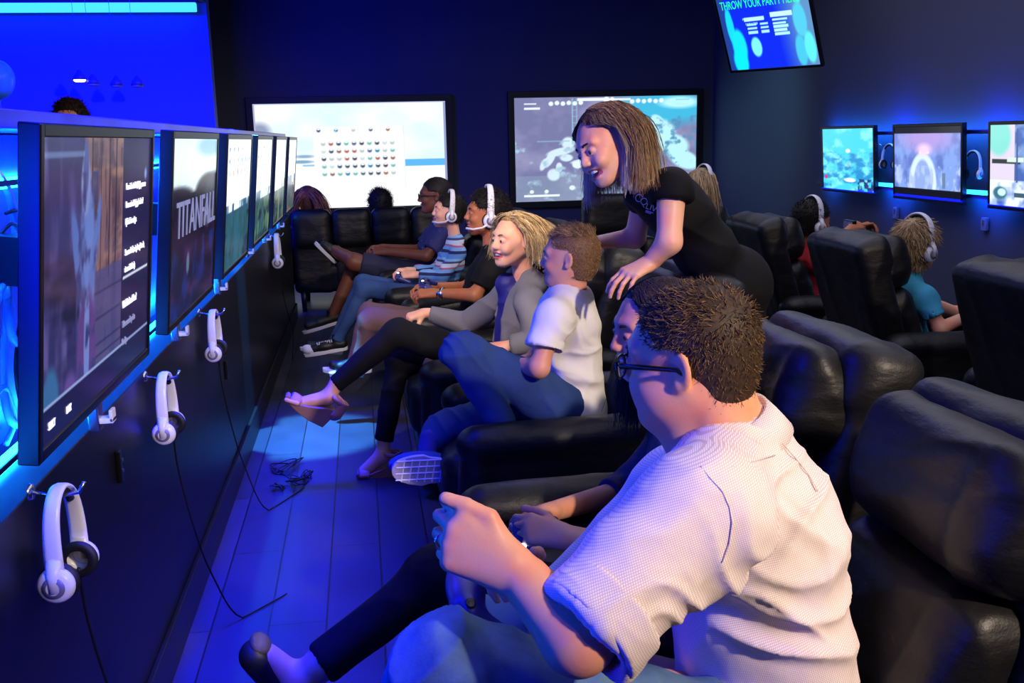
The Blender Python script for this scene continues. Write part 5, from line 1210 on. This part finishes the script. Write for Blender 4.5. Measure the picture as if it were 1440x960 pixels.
# ================================================================== leaning WOMAN (staff)
def staff():
    root, o = person('person with a two-tone bob in a black T-shirt, leaning laughing over the recliner backs', P(1060, 560, 3.35))
    H = Frame(P(853, 203, 3.08), (-.86, -.36, -.34), (-.50, .10, .86), .97)
    neck = P(905, 262, 3.22)
    shL, elL, wrL = P(944, 270, 3.02), P(941, 340, 2.98), P(913, 370, 3.02)
    shR, elR, wrR = P(905, 280, 3.44), P(893, 334, 3.5), P(846, 340, 3.5)
    J = dict(neck=neck, chest=P(948, 292, 3.25), belly=P(985, 345, 3.28), pelvis=P(1030, 395, 3.32))
    tp, R = torso_prims(J, (.085, .13, .125), (.1, .135, .11), ex=-.022)
    pr = tp + head_prims(H, neck, 1.3, 1, nr=.044) + arm_prims(shL, elL, wrL, (.046, .037, .039, .026)) + arm_prims(shR, elR, wrR, (.042, .036, .037, .025))
    pr += hand(wrL, A(P(893, 380, 3.0)) - A(wrL), (-.25, -.35, .9), -1, .95, [(28, 22, 16), (26, 24, 16), (26, 24, 16), (26, 24, 14)], [(.8, .5, -.5), (.9, .25, -.5), (.9, .1, -.5)], spread=.28)
    pr += hand(wrR, (-1, .1, -.15), (0, .1, 1), 1, .95)
    sdf('body', pr, .0038, [MATS['skin_staff'], MATS['lips']], root, o, paint=lips_paint(H, 1.3)); face_bits(H, root, o, 'brow_dark', smile=1)
    dk = [(50, 34, 28), (84, 60, 46), (110, 80, 58)]; bl = [(190, 152, 112), (226, 196, 150), (240, 222, 190)]
    bs = hair_cap(H, th=.004, front=.035, fz=.082, ear=.03, nape=-.1, side=-.035)
    ec = [((-.018, 0, .03), (.108, .088, .097)), ((.02, 0, -.03), (.066, .077, .1)), ((-.04, 0, -.1), (.06, .062, .09))]
    d1 = lambda rt: np.stack([-.55 + .0 * (rt[:, 0] > .03), np.sign(rt[:, 1] + .012) * 1.0, .15 + 0 * rt[:, 0]], 1)
    Ls = lambda rt: np.where(rt[:, 0] > .02, .235, .25)
    long_hair(H, root, o, dk, [dict(n=4600, xc=-.005, roots=scalp(.008, (-.2, .05), .03), dir=d1, L=Ls, seg=12, r=.0013, tip=(186, 150, 108), grav=.34, noise=.05, ecc=ec),
        dict(n=700, xc=.008, roots=scalp(.009, (-.01, .05), .05, lambda p: abs(p[1]) > .035), dir=lambda rt: np.stack([.1 + 0 * rt[:, 0], np.sign(rt[:, 1]) * 1.0, 0 * rt[:, 0]], 1), L=.26, seg=12, r=.0012, grav=.36, noise=.03, cols=[(80, 58, 42), (120, 90, 64)], tip=(245, 222, 182), ecc=ec),
        dict(n=1200, xc=.0, roots=scalp(.012, (-.1, .02), .03, lambda p: p[1] > 0), dir=d1, L=.255, seg=12, r=.0012, grav=.36, noise=.05, cols=[(96, 70, 50), (176, 140, 100)], ecc=ec)], bs)
    sp, _ = torso_prims(J, (.1, .145, .135), (.118, .155, .12), ex=.004)
    sp += [cap(neck, J['chest'], .055, .085, .04), cap(neck, shL, .05, .058, .04), cap(neck, shR, .048, .055, .04), cap(neck, H(-.03, 0, -.07), .052, .05, .006, 's')]
    for a, b in ((shL, elL), (shR, elR)):
        e = A(a) + (A(b) - A(a)) * .12; sp += [cap(A(a) - (A(b) - A(a)) * .05, e, .064, .06, .03, cut=True), cap(e - (A(b) - A(a)) * .1, b, .05, .048, .004, 's')]
    ts = sdf('t_shirt', sp, .006, MATS['black_tee'], root, o, disp=lambda v, n: wave(v, [((.5, 0, 1), .1, .004, .8, 1.), ((1, 0, -.6), .07, .003, .8, 2.)]))
    lp = [ell(J['pelvis'], (.125, .165, .125), R, .06), cap(P(1035, 402, 3.25), P(1050, 540, 3.22), .098, .07, .03), cap(P(1035, 402, 3.42), P(1056, 540, 3.46), .098, .07, .03), cap(P(1050, 540, 3.22), PZ(1058, 660, .1) if False else A(P(1050, 540, 3.22)) * A((1.02, 1, 0)) + A((0, 0, .1)), .068, .045, .03), cap(P(1056, 540, 3.46), A(P(1056, 540, 3.46)) * A((1.02, 1, 0)) + A((0, 0, .1)), .068, .045, .03)]
    sdf('trousers', lp, .008, MATS['black_cloth'], root, o, disp=crinkle(1.1))
    for q in (P(1050, 540, 3.22), P(1056, 540, 3.46)):
        a = A((q[0] * 1.02, q[1], .07)); shoe('shoe', a, a + A((-.15, 0, -.02)), root, o, 'shoe_black', w=.04)
    # print on the shirt: two rings and lettering
    c = A(P(900, 281, 3.02)); U = nrm((.86, -.1, -.42)); Vv = nrm(np.cross((.25, -.95, .1), U) * -1)
    return ts, H, shL
ts_, Hs_, shl_ = staff()
# print on the leaning woman's shirt, projected on the cloth surface
mat('print_white', (190, 200, 225), rough=.6)
ring = lambda cx, cy, r, a0=0, a1=2 * PI, n=14: [(cx + r * math.cos(a0 + (a1 - a0) * k / n), cy + r * math.sin(a0 + (a1 - a0) * k / n)) for k in range(n + 1)]
sub = lambda a, b, n=6: [(a[0] + (b[0] - a[0]) * k / n, a[1] + (b[1] - a[1]) * k / n) for k in range(n + 1)]
decal(ts_, None, 900, 281, 3.0, 1.0, -.35, 'print_white', 'shirt_print', [ring(-2, 2, 5, .6, 5.2), ring(6, 0, 4.5), sub((5, -4), (9, -8)), sub((12, -1), (12, -8)), sub((12, -8), (16, -8)), sub((18, -1), (18, -8)), sub((20, -1), (23, -8)), sub((23, -8), (26, -1)), sub((13, -11), (24, -11)), sub((13, -13), (21, -13))])
# ================================================================== children facing the right wall
def rkid(label, px, py, Y, s, fw, skin, top, hairf, armpts, brow='brow_dark', hs=None, neckoff=(-.04, 0, -.19), xr=0):
    c = A(P(px, py, Y)); H = Frame(c, fw, (0, 0, 1), s)
    nk = c + A((-.035, 0, -.17)) * s; ch = nk + A((-.02, 0, -.12)); be = nk + A((.01, 0, -.27)); pe = nk + A((.06, 0, -.42))
    sh = (nk + A((0, -.14, -.06)), nk + A((0, .14, -.06))); el, wr = armpts
    z = .5
    r, _ = seated(label, skin, H, nk, (sh[1], sh[0]), (el[1], el[0]), (wr[1], wr[0]), ch, be, pe, (pe + A((.05, .09, -.02)), pe + A((.05, -.09, -.02))), (pe + A((.42, .1, .02)), pe + A((.42, -.1, .02))), (A((pe[0] + .47, Y + .1, .12)), A((pe[0] + .47, Y - .1, .12))), (A((pe[0] + .62, Y + .1, .08)), A((pe[0] + .62, Y - .1, .08))),
        top, 'navy_cloth', .85, child=1, hair=hairf, brow=brow, sleeve=.62, out=-1, hdir=((1, -.3, .3), (1, .3, .3)))
    return H
blond = [(120, 96, 66), (176, 146, 104), (206, 178, 134)]
Y = 5.42
H1 = rkid('dark-haired person, a child in a red top and headset, facing the right wall', 1143, 311, Y, .95, (.97, .22, -.05), 'skin_hp', 'red_tee', crop(DK, 1800, .022, .013, front=.07), (( P(1172, 352, Y - .22), P(1176, 345, Y + .12)), (P(1195, 323, Y - .1), P(1200, 322, Y + .04))))
headset(H1, 'white headset worn by the dark-haired child in the red top', mic=True, mside=1)
ph_ = thing('mobile_phone', 'small dark phone held up by the dark-haired child in the red top', 'phone', tuple(P(1195, 318, Y - .03))); g = Geo(); g.box((0, 0, 0), (.012, .06, .035)); g.build('case', MATS['black_plastic'], ph_, bevel=.005)
g = Geo(); g.box((-.0125, 0, 0), (.001, .052, .029)); g.build('display', MATS['tv_back'], ph_)
Y = 4.32
H2 = rkid('person, a blond child in a turquoise T-shirt and headset, facing the right wall', 1290, 345, Y, .97, (.93, .35, -.06), 'skin_boy', 'turquoise_tee', lambda H, root, o: short_hair(H, root, o, blond, 2600, .05, .0022, lambda rt: np.stack([np.full(len(rt), .3), 0 * rt[:, 0], -1.2 + 0 * rt[:, 0]], 1), th=.012, lift=.15, noise_=.15, ear=-.05, nape=-.1), ((P(1322, 462, Y - .2), P(1345, 440, Y + .2)), (P(1385, 433, Y - .1), P(1390, 425, Y + .1))), brow='brow_fair')
headset(H2, 'white headset worn by the blond child in the turquoise T-shirt', mic=False)
Y = 6.5
H3 = Frame(P(990, 262, Y), (.97, .3, -.1), (0, 0, 1), .95)
root, o = person('person, a long-haired fair child with a headset, partly behind the leaning woman', (P(985, 300, Y).x, Y, 0)); nk = P(984, 300, Y)
sdf('body', head_prims(H3, nk, 0, 1, 1) + [cap(nk, P(984, 345, Y), .06, .09, .04), ell(P(988, 380, Y), (.09, .13, .16), None, .04)], .007, [MATS['skin_kid'], MATS['lips']], root, o)
face_bits(H3, root, o, 'brow_fair')
long_hair(H3, root, o, [(110, 90, 66), (168, 142, 106), (196, 170, 130)], [dict(n=1100, roots=scalp(.008, (-.2, .05), .04), dir=lambda rt: np.stack([-.5 + 0 * rt[:, 0], np.sign(rt[:, 1]), 0 * rt[:, 0]], 1), L=.3, seg=8, r=.003, grav=.34, noise=.05)], hair_cap(H3, th=.01, ear=0, nape=-.1, side=-.02))
sdf('sweater', [ell(P(990, 370, Y), (.12, .17, .2), None, .04), cap(P(984, 325, Y - .15), P(1005, 365, Y - .2), .055, .045, .03), cap(P(1005, 365, Y - .2), P(1040, 372, Y - .1), .045, .035, .02)], .012, MATS['jacket_blue'], root, o)
headset(H3, 'white headset worn by the long-haired child behind the leaning woman', mic=True)
# ================================================================== heads above the back sofa and behind the partition
def back_person(label, px, py, Y, s, cols, long_, top, fw=(0, 1, 0)):
    H = Frame(P(px, py, Y), fw, (0, 0, 1), s); root, o = person(label, (H.c[0], Y, 0)); nk = H.c + A((0, -.03, -.18)) * s
    sdf('body', head_prims(H, nk, 0, 1) + [cap(nk, nk - A((0, 0, .1)), .055, .09, .04), ell(nk - A((0, 0, .3)), (.16, .1, .24), None, .05)], .009, [MATS['skin_blonde'], MATS['lips']], root, o)
    if Y < 8: sdf('trousers', [cap((nk[0] - .08, nk[1], nk[2] - .45), (nk[0] - .1, nk[1], .09), .09, .05), cap((nk[0] + .08, nk[1], nk[2] - .45), (nk[0] + .1, nk[1], .09), .09, .05), ell(nk - A((0, 0, .48)), (.16, .11, .12), None, .05)], .02, MATS['navy_cloth'], root, o); [shoe('shoe', (nk[0] + x, nk[1], .06), (nk[0] + x, nk[1] - .16, .06), root, o, 'shoe_black') for x in (-.1, .1)]
    sdf('sweater', [ell(nk - A((0, 0, .3)), (.18, .12, .25), None, .05), cap(nk - A((.17, 0, .1)), nk - A((.22, -.08, .34)), .055, .045, .03), cap(nk - A((-.17, 0, .1)), nk - A((-.22, -.08, .34)), .055, .045, .03)], .015, MATS[top], root, o)
    if long_: long_hair(H, root, o, cols, [dict(n=900, roots=scalp(.008, (-.2, .07), .03), dir=lambda rt: np.stack([-.6 + 0 * rt[:, 0], np.sign(rt[:, 1]), 0 * rt[:, 0]], 1), L=.3, seg=8, r=.0034, grav=.34, noise=.06)], hair_cap(H, th=.01, nape=-.1))
    else: crop(cols, 1400, .03, .016)(H, root, o)
    return root
back_person('person with long auburn hair seen from behind above the back sofa', 433, 282, 9.35, 1.06, [(60, 30, 24), (110, 60, 50), (160, 104, 84)], True, 'navy_cloth')
back_person('person with dark hair seen from behind above the middle of the back sofa', 535, 288, 9.35, 1.12, DK, False, 'black_cloth')
back_person('person of whom only the top of a dark head shows over the partition', 99, 171, 6.6, 1.05, [(30, 16, 16), (60, 34, 32)], False, 'navy_cloth', (0, -1, 0))
# ------------------------------------------------------------------ headsets hanging on the partition
HK = [-1]
def hang(label, px, py, s, yaw, lean, rope=0):
    c = A(PX(px, py, XW + .062)); H = Frame(c + A((0, 0, 0)), (math.cos(yaw), math.sin(yaw), 0), (lean, .0, 1), s)
    H.c = c; h = headset(H, label, 'white headsets hanging on the partition', mic=False, w=.07, cupz=-.055, top=.11)
    HK[0] += 1
    top = H(-.012, 0, .11 * .93)
    hk = thing('headset_hook', 'metal hook holding the ' + ('nearest', 'second', 'third', 'farthest')[HK[0]] + ' hanging headset', 'hook', (XW, top[1], top[2]), group='hooks under the screens')
    g = Geo(); g.lathe([(0, .006), (.014, .006), (.016, 0)], (0, 0, 0), [[0, 0, 1], [0, 1, 0], [-1, 0, 0]] if 0 else np.array([[0, 0, 1], [0, 1, 0], [-1, 0, 0]]), 14); g.build('mounting_plate', MATS['metal'], hk, smooth=True)
    g = Geo(); g.tube([(0, 0, 0), (.05, 0, -.012), (.085, 0, -.006), (.095, 0, .012)], .004, 8); g.build('arm', MATS['metal'], hk, smooth=True)
    return H
hs = [hang('white headset hanging nearest the camera, its cups at the lower left of the photo', 100, 754, .88, -.08, 0), hang('white headset hanging second from the camera under the gap after the first screen', 240, 570, .85, -.05, 0),
      hang('white headset hanging third from the camera', 306, 470, .83, -.05, 0), hang('white headset hanging farthest, near the end of the partition', 393, 352, 1.0, 0, 0)]
for k, H in enumerate(hs):
    a = H(-.0, .07, -.1); a[0] = XW + .05; t = thing('headset_cable', 'thin black cable trailing from the %s hanging headset' % ('nearest', 'second', 'third', 'farthest')[k], 'cable', tuple(a), group='headset cables')
    y = a[1]; pts = [(0, 0, 0), (.0, .02, -.12), (.02, .05, -.3), (.05, .12, -.5)]
    pts = [(p[0], p[1], p[2]) for p in pts]; z = a[2]
    pts += [(.12, .2, .006 - z), (.25, .25 + .1 * k, .006 - z)] if k in (1, 2) else [(.03, .13, .01 - z)]
    g = Geo(); q = [Vector(p) for p in pts]; out = []
    for i in range(len(q) - 1):
        for s in range(6):
            u = s / 6; p0, p1, p2, p3 = q[max(i - 1, 0)], q[i], q[i + 1], q[min(i + 2, len(q) - 1)]
            out.append(.5 * ((2 * p1) + (p2 - p0) * u + (2 * p0 - 5 * p1 + 4 * p2 - p3) * u * u + (3 * p1 - p0 - 3 * p2 + p3) * u ** 3))
    out = [Vector((o_.x, o_.y, max(o_.z, .0045 - z))) for o_ in out + [q[-1]]]
    g.tube(out, .0028, 6); g.build('cord', MATS['cable_black'], t, smooth=True)
# shiny little brackets under each screen gap
for k, (px, py) in enumerate(((134, 583), (247, 464), (306, 402), (346, 352), (372, 334), (392, 316))):
    p = PX(px, py, XW + .012); t = thing('usb_dock', 'small shiny dock below the partition screens, %s' % ('nearest the camera', 'second from the camera', 'third from the camera', 'third from the far end', 'second from the far end', 'farthest')[k], 'dock', tuple(p), group='docks below the screens')
    g = Geo(); g.box((0, 0, 0), (.012, .022, .035)); g.build('bracket', MATS['metal'], t, bevel=.004)
    g = Geo(); g.box((.02, 0, -.012), (.02, .016, .006)); g.box((.036, 0, -.002), (.004, .016, .014)); g.build('hook', MATS['headset_white'], t, bevel=.002)
for k, (px, py) in enumerate(((168, 655), (318, 520), (410, 505))[:2]):
    p = PX(px, py, XW + .006); t = thing('wall_socket', 'small black socket plate on the partition, %s' % ('left of the second hanging headset', 'right of the third hanging headset')[k], 'socket', tuple(p))
    g = Geo(); g.box((0, 0, 0), (.006, .012, .04)); g.build('plate', MATS['black_plastic'], t, bevel=.003)
    g = Geo(); g.box((.007, 0, .015), (.002, .006, .004)); g.box((.007, 0, -.012), (.002, .006, .004)); g.build('port', MATS['led_blue_small' if k == 9 else 'metal'], t)
# cables in the lit recess left of the first screen
def spline(q, n=8):
    q = [Vector(p) for p in q]; out = []
    for i in range(len(q) - 1):
        for s in range(n):
            u = s / n; p0, p1, p2, p3 = q[max(i - 1, 0)], q[i], q[i + 1], q[min(i + 2, len(q) - 1)]
            out.append(.5 * ((2 * p1) + (p2 - p0) * u + (2 * p0 - 5 * p1 + 4 * p2 - p3) * u * u + (3 * p1 - p0 - 3 * p2 + p3) * u ** 3))
    return out + [q[-1]]
XC = XW - .12
for pts, r, m, lb in (([(-12, 235), (12, 270), (22, 330), (12, 400), (16, 470), (42, 500)], .009, 'cable_white', 'thick pale cable arching beside the nearest screen'), ([(-10, 440), (6, 400), (10, 440), (4, 520), (14, 590), (40, 600)], .008, 'cable_white', 'second thick pale cable, lower, left of the nearest screen'),
                      ([(0, 330), (18, 315), (34, 340), (30, 430), (22, 520), (34, 590)], .004, 'cable_black', 'thin dark cable in the lit recess'), ([(-10, 560), (8, 545), (20, 590), (12, 650)], .006, 'cable_white', 'short pale cable low in the lit recess'), ([(8, 300), (24, 296), (40, 300)], .004, 'cable_black', 'thin dark cable crossing the recess near its top')):
    q = [PX(a, b, XC + .01 * math.sin(i * 2)) for i, (a, b) in enumerate(pts)]; q = [Vector((p.x, p.y, max(p.z, .91))) for p in q]; t = thing('power_cable', lb, 'cable', tuple(q[0])); g = Geo(); g.tube(spline(q), r, 8); g.build('cord', MATS[m], t, smooth=True, origin=A(q[0]))
for k, yy in enumerate((2.68, 3.88)):
    t = thing('led_string', 'string of tiny sparkling blue lights hanging after the %s screen' % ('first', 'second')[k], 'light string', (XW - .1, yy, 1.4)); g = Geo()
    pts = [(.0 + .01 * math.sin(i * 1.3), .03 * math.sin(i * .7), -.022 * i) for i in range(20)]
    g.tube(pts, .0018, 5); g.build('wire', MATS['cable_white'], t, smooth=True)
    g = Geo()
    for p in pts[1::2]: g.lathe([(0, .004), (.0035, .002), (.0035, -.002), (0, -.004)], p, None, 6)
    b_ = g.build('bulb', MATS['led_blue_small'], t); b_['kind'] = 'stuff'
# tangle of cables on the aisle floor
for k, (px, py, r) in enumerate(((392, 688, .02), (418, 680, .035), (432, 672, .02), (400, 660, .05))):
    c = PZ(px, py, .0); t = thing('floor_cable', 'thin dark cable tangled on the aisle floor, %s loop' % ('leftmost', 'middle', 'rightmost', 'widest, farthest')[k], 'cable', tuple(c), group='cable tangle on the floor')
    rr = random.Random(k); pts = [(r * 1.3 * math.cos(i * 1.9 + k) * rr.uniform(.5, 1.3), r * 1.8 * math.sin(i * 2.3 + k) * rr.uniform(.5, 1.3), .005 + .012 * (i % 3)) for i in range(12)]
    g = Geo(); g.tube([Vector((p.x, p.y, max(p.z, .0035))) for p in spline(pts, 6)], .003, 6); g.build('cord', MATS['cable_black'], t, smooth=True)
# ------------------------------------------------------------------ things in the blue alcove
c = P(-4, 110, 9.2); t = thing('balloon', 'pale cyan balloon cut off by the left edge over the partition', 'balloon', tuple(c))
mat('balloon_cyan', (90, 190, 225), rough=.25)
g = Geo(); R0 = .14; g.lathe([(0, R0 * 1.1)] + [(R0 * math.sin(a), R0 * (math.cos(a) * 1.1 if a < PI / 2 else math.cos(a) * 1.25)) for a in np.linspace(.12, PI - .1, 18)] + [(.008, -R0 * 1.27), (.014, -R0 * 1.36), (0, -R0 * 1.33)], n=28); g.build('skin', MATS['balloon_cyan'], t, smooth=True)
g = Geo(); g.tube([(0, 0, -R0 * 1.33), (.02, 0, -.5), (0, 0, -.9)], .0015, 5); g.build('string', MATS['cable_white'], t)
for k, (px, py, lit) in enumerate(((112, 112, 1), (131, 118, 0), (164, 120, 0), (193, 120, 0))):
    c = P(px, py, 9.6); t = thing('pendant_lamp', ('lit pendant lamp with a white glow, leftmost over the partition', 'unlit pendant lamp just right of the lit one', 'third small pendant lamp over the partition', 'rightmost small pendant lamp against the blue wall')[k], 'lamp', tuple(c), group='pendant lamps in the blue alcove')
    mat('lamp_shade_blue', (44, 46, 150), rough=.5)
    g = Geo(); g.lathe([(.012, .085), (.02, .07), (.045, .035), (.058, .0), (.054, .0), (.04, .03), (.01, .06)], n=20); g.build('lamp_shade', MATS['lamp_shade_blue'], t, smooth=True)
    g = Geo(); g.lathe([(0, .008), (.05, .006), (.052, -.008), (.04, -.018), (0, -.02)], n=18); g.build('bulb', MATS['lamp_glow' if lit else 'tv_back'], t, smooth=True)
    g = Geo(); g.tube([(0, 0, .08), (0, 0, ZC - c.z)], .0018, 5); g.build('flex', MATS['wall_blue'], t)
c = PZ(315, -2, ZC - .12) if 0 else P(315, -2, 11.3); t = thing('security_camera', 'small white dome camera on the ceiling at the top of the photo', 'camera', (c.x, c.y, ZC))
g = Geo(); g.lathe([(0, 0), (.075, 0), (.075, -.03), (.05, -.05), (.05, -.06)], n=24); g.build('housing', MATS['headset_white'], t, smooth=True)
g = Geo(); g.lathe([(.05, -.055), (.046, -.09), (.03, -.115), (0, -.122)], n=24); g.build('dome', MATS['headset_white'], t, smooth=True)
for k, y in enumerate((7.1, 5.9)):
    c = PX((1260, 1385)[k], (299, 315)[k], XR - .02); t = thing('wall_socket', 'small socket with a purple glint on the right wall below the %s television' % ('far', 'middle')[k], 'socket', tuple(c)); g = Geo(); g.box((0, 0, 0), (.012, .03, .045)); g.build('plate', MATS['headset_grey'], t, bevel=.004); g = Geo(); g.box((-.014, 0, .01), (.003, .01, .02)); g.build('plug', MATS['metal'], t, bevel=.001)
for k, (px, py) in enumerate(((1249, 220), (1366, 232))):
    q_ = PX(px, py, XR - .03); t = thing('headset_hook', 'small hook behind the %s television on the right wall' % ('far', 'middle')[k], 'hook', (XR, q_.y, q_.z + .09)); g = Geo(); g.tube([(0, 0, 0), (-.09, 0, 0), (-.12, 0, .012)], .005, 8); g.build('arm', MATS['metal'], t, smooth=True)
    c = A(PX(px, py, XR - .1)); H = Frame(c, (-1, -.4, 0), (0, 0, 1), .9); headset(H, 'pale headset hanging behind the %s television on the right wall' % ('far', 'middle')[k], 'headsets hanging on the right wall', mic=False, w=.07, cupz=-.05, top=.11)
# ------------------------------------------------------------------ lights
def light(kind, name, loc, energy, col, target=None, size=.3, spot=60, blend=.4, size_y=None):
    l = bpy.data.lights.new(name, kind); l.energy = energy; l.color = col; o = bpy.data.objects.new(name, l); COL.objects.link(o); o.location = loc
    if kind == 'SPOT': l.spot_size = math.radians(spot); l.spot_blend = blend; l.shadow_soft_size = size
    elif kind == 'AREA':
        l.size = size
        if size_y: l.shape = 'RECTANGLE'; l.size_y = size_y
    else: l.shadow_soft_size = size
    if target is not None and abs(target[0] - loc[0]) < .1 and abs(target[1] - loc[1]) < .1: return o
    if target is not None: o.rotation_euler = (Vector(target) - Vector(loc)).to_track_quat('-Z', 'Y').to_euler()
    return o
WARM = (1.0, .80, .62); BLUE = (.0, .004, 1.0)
# ceiling spots: warm keys behind right of the camera, two over the aisle
light('SPOT', 'key_spot', (2.3, -1.2, 2.9), 800, WARM, (.6, 2.9, 1.0), .09, 50, .7)
light('SPOT', 'front_spot', (-.35, 1.6, 3.2), 560, (1, .82, .68), (.62, 5.0, 1.1), .06, 34, .6)  # added to light the faces farther along the row
light('SPOT', 'key_spot_near', (1.9, -1.3, 2.8), 35, WARM, (.55, 1.7, .9), .12, 40, .8)
light('SPOT', 'aisle_spot', (-.48, 5.1, 3.2), 3600, (.08, .5, 1.0), (-.34, 5.1, 0), .03, 16, .4)
# added lamps for the blue wash, wall glow and room fill
light('SPOT', 'aisle_blue_spot', (-.36, 2.9, 3.2), 950, BLUE, (-.44, 2.95, 0), .1, 36, 1.0)  # added lamp that makes the blue pool on the aisle floor
light('AREA', 'aisle_wash', (-.36, 3.3, 3.2), 90, BLUE, (-.32, 3.3, 0), .2, size_y=4.2).data.spread = math.radians(24)  # added overhead strip tinting the aisle floor blue
light('AREA', 'partition_end_glow', (-.74, .45, 1.22), 18, BLUE, (-.68, 2.0, 1.25), .12, size_y=.5)  # added out-of-view lamp brightening the recess and first television's side
light('SPOT', 'blue_fill', (-1.5, 2.4, 2.5), 200, BLUE, (.5, 2.2, .7), .15, 75, .8)  # added fill imitating strip light on surfaces facing the partition
light('AREA', 'right_wall_backlight_upper', (4.16, 6.9, 1.5), 26, BLUE, (4.3, 6.9, 1.62), 3.6, size_y=.03)
light('AREA', 'right_wall_backlight_lower', (4.16, 6.9, 1.0), 14, BLUE, (4.3, 6.9, .94), 3.6, size_y=.03)
light('AREA', 'alcove_wash', (-3.2, 8.3, 2.9), 330, BLUE, (-3.6, 10.6, 1.9), 3.5, size_y=.4)  # added unseen area lamp that brightens the blue wall
light('SPOT', 'back_blue_rim', (1.2, 6.3, 3.1), 35, BLUE, (1.0, 3.0, .9), .2, 80, .6)  # added rim lamp from behind, not a fixture
light('SPOT', 'right_wall_teal', (2.6, 9.2, 3.1), 150, (.3, .66, .85), (4.3, 10.4, 1.35), .3, 60, 1.0)  # added spot standing in for the right wall screen's spill
light('AREA', 'room_ambient', (2.2, 4.5, 3.2), 120, (.74, .72, .9), (2.2, 4.5, 0), 3, size_y=8)  # added overhead fill that lifts the dark walls
w = bpy.data.worlds.new('world'); scene.world = w; w.use_nodes = True; w.node_tree.nodes['Background'].inputs[0].default_value = (.02, .025, .12, 1); w.node_tree.nodes['Background'].inputs[1].default_value = .15
vs = scene.view_settings; vs.view_transform = 'Standard'; vs.look = 'None'; vs.exposure = 0; vs.gamma = 1; vs.use_curve_mapping = False
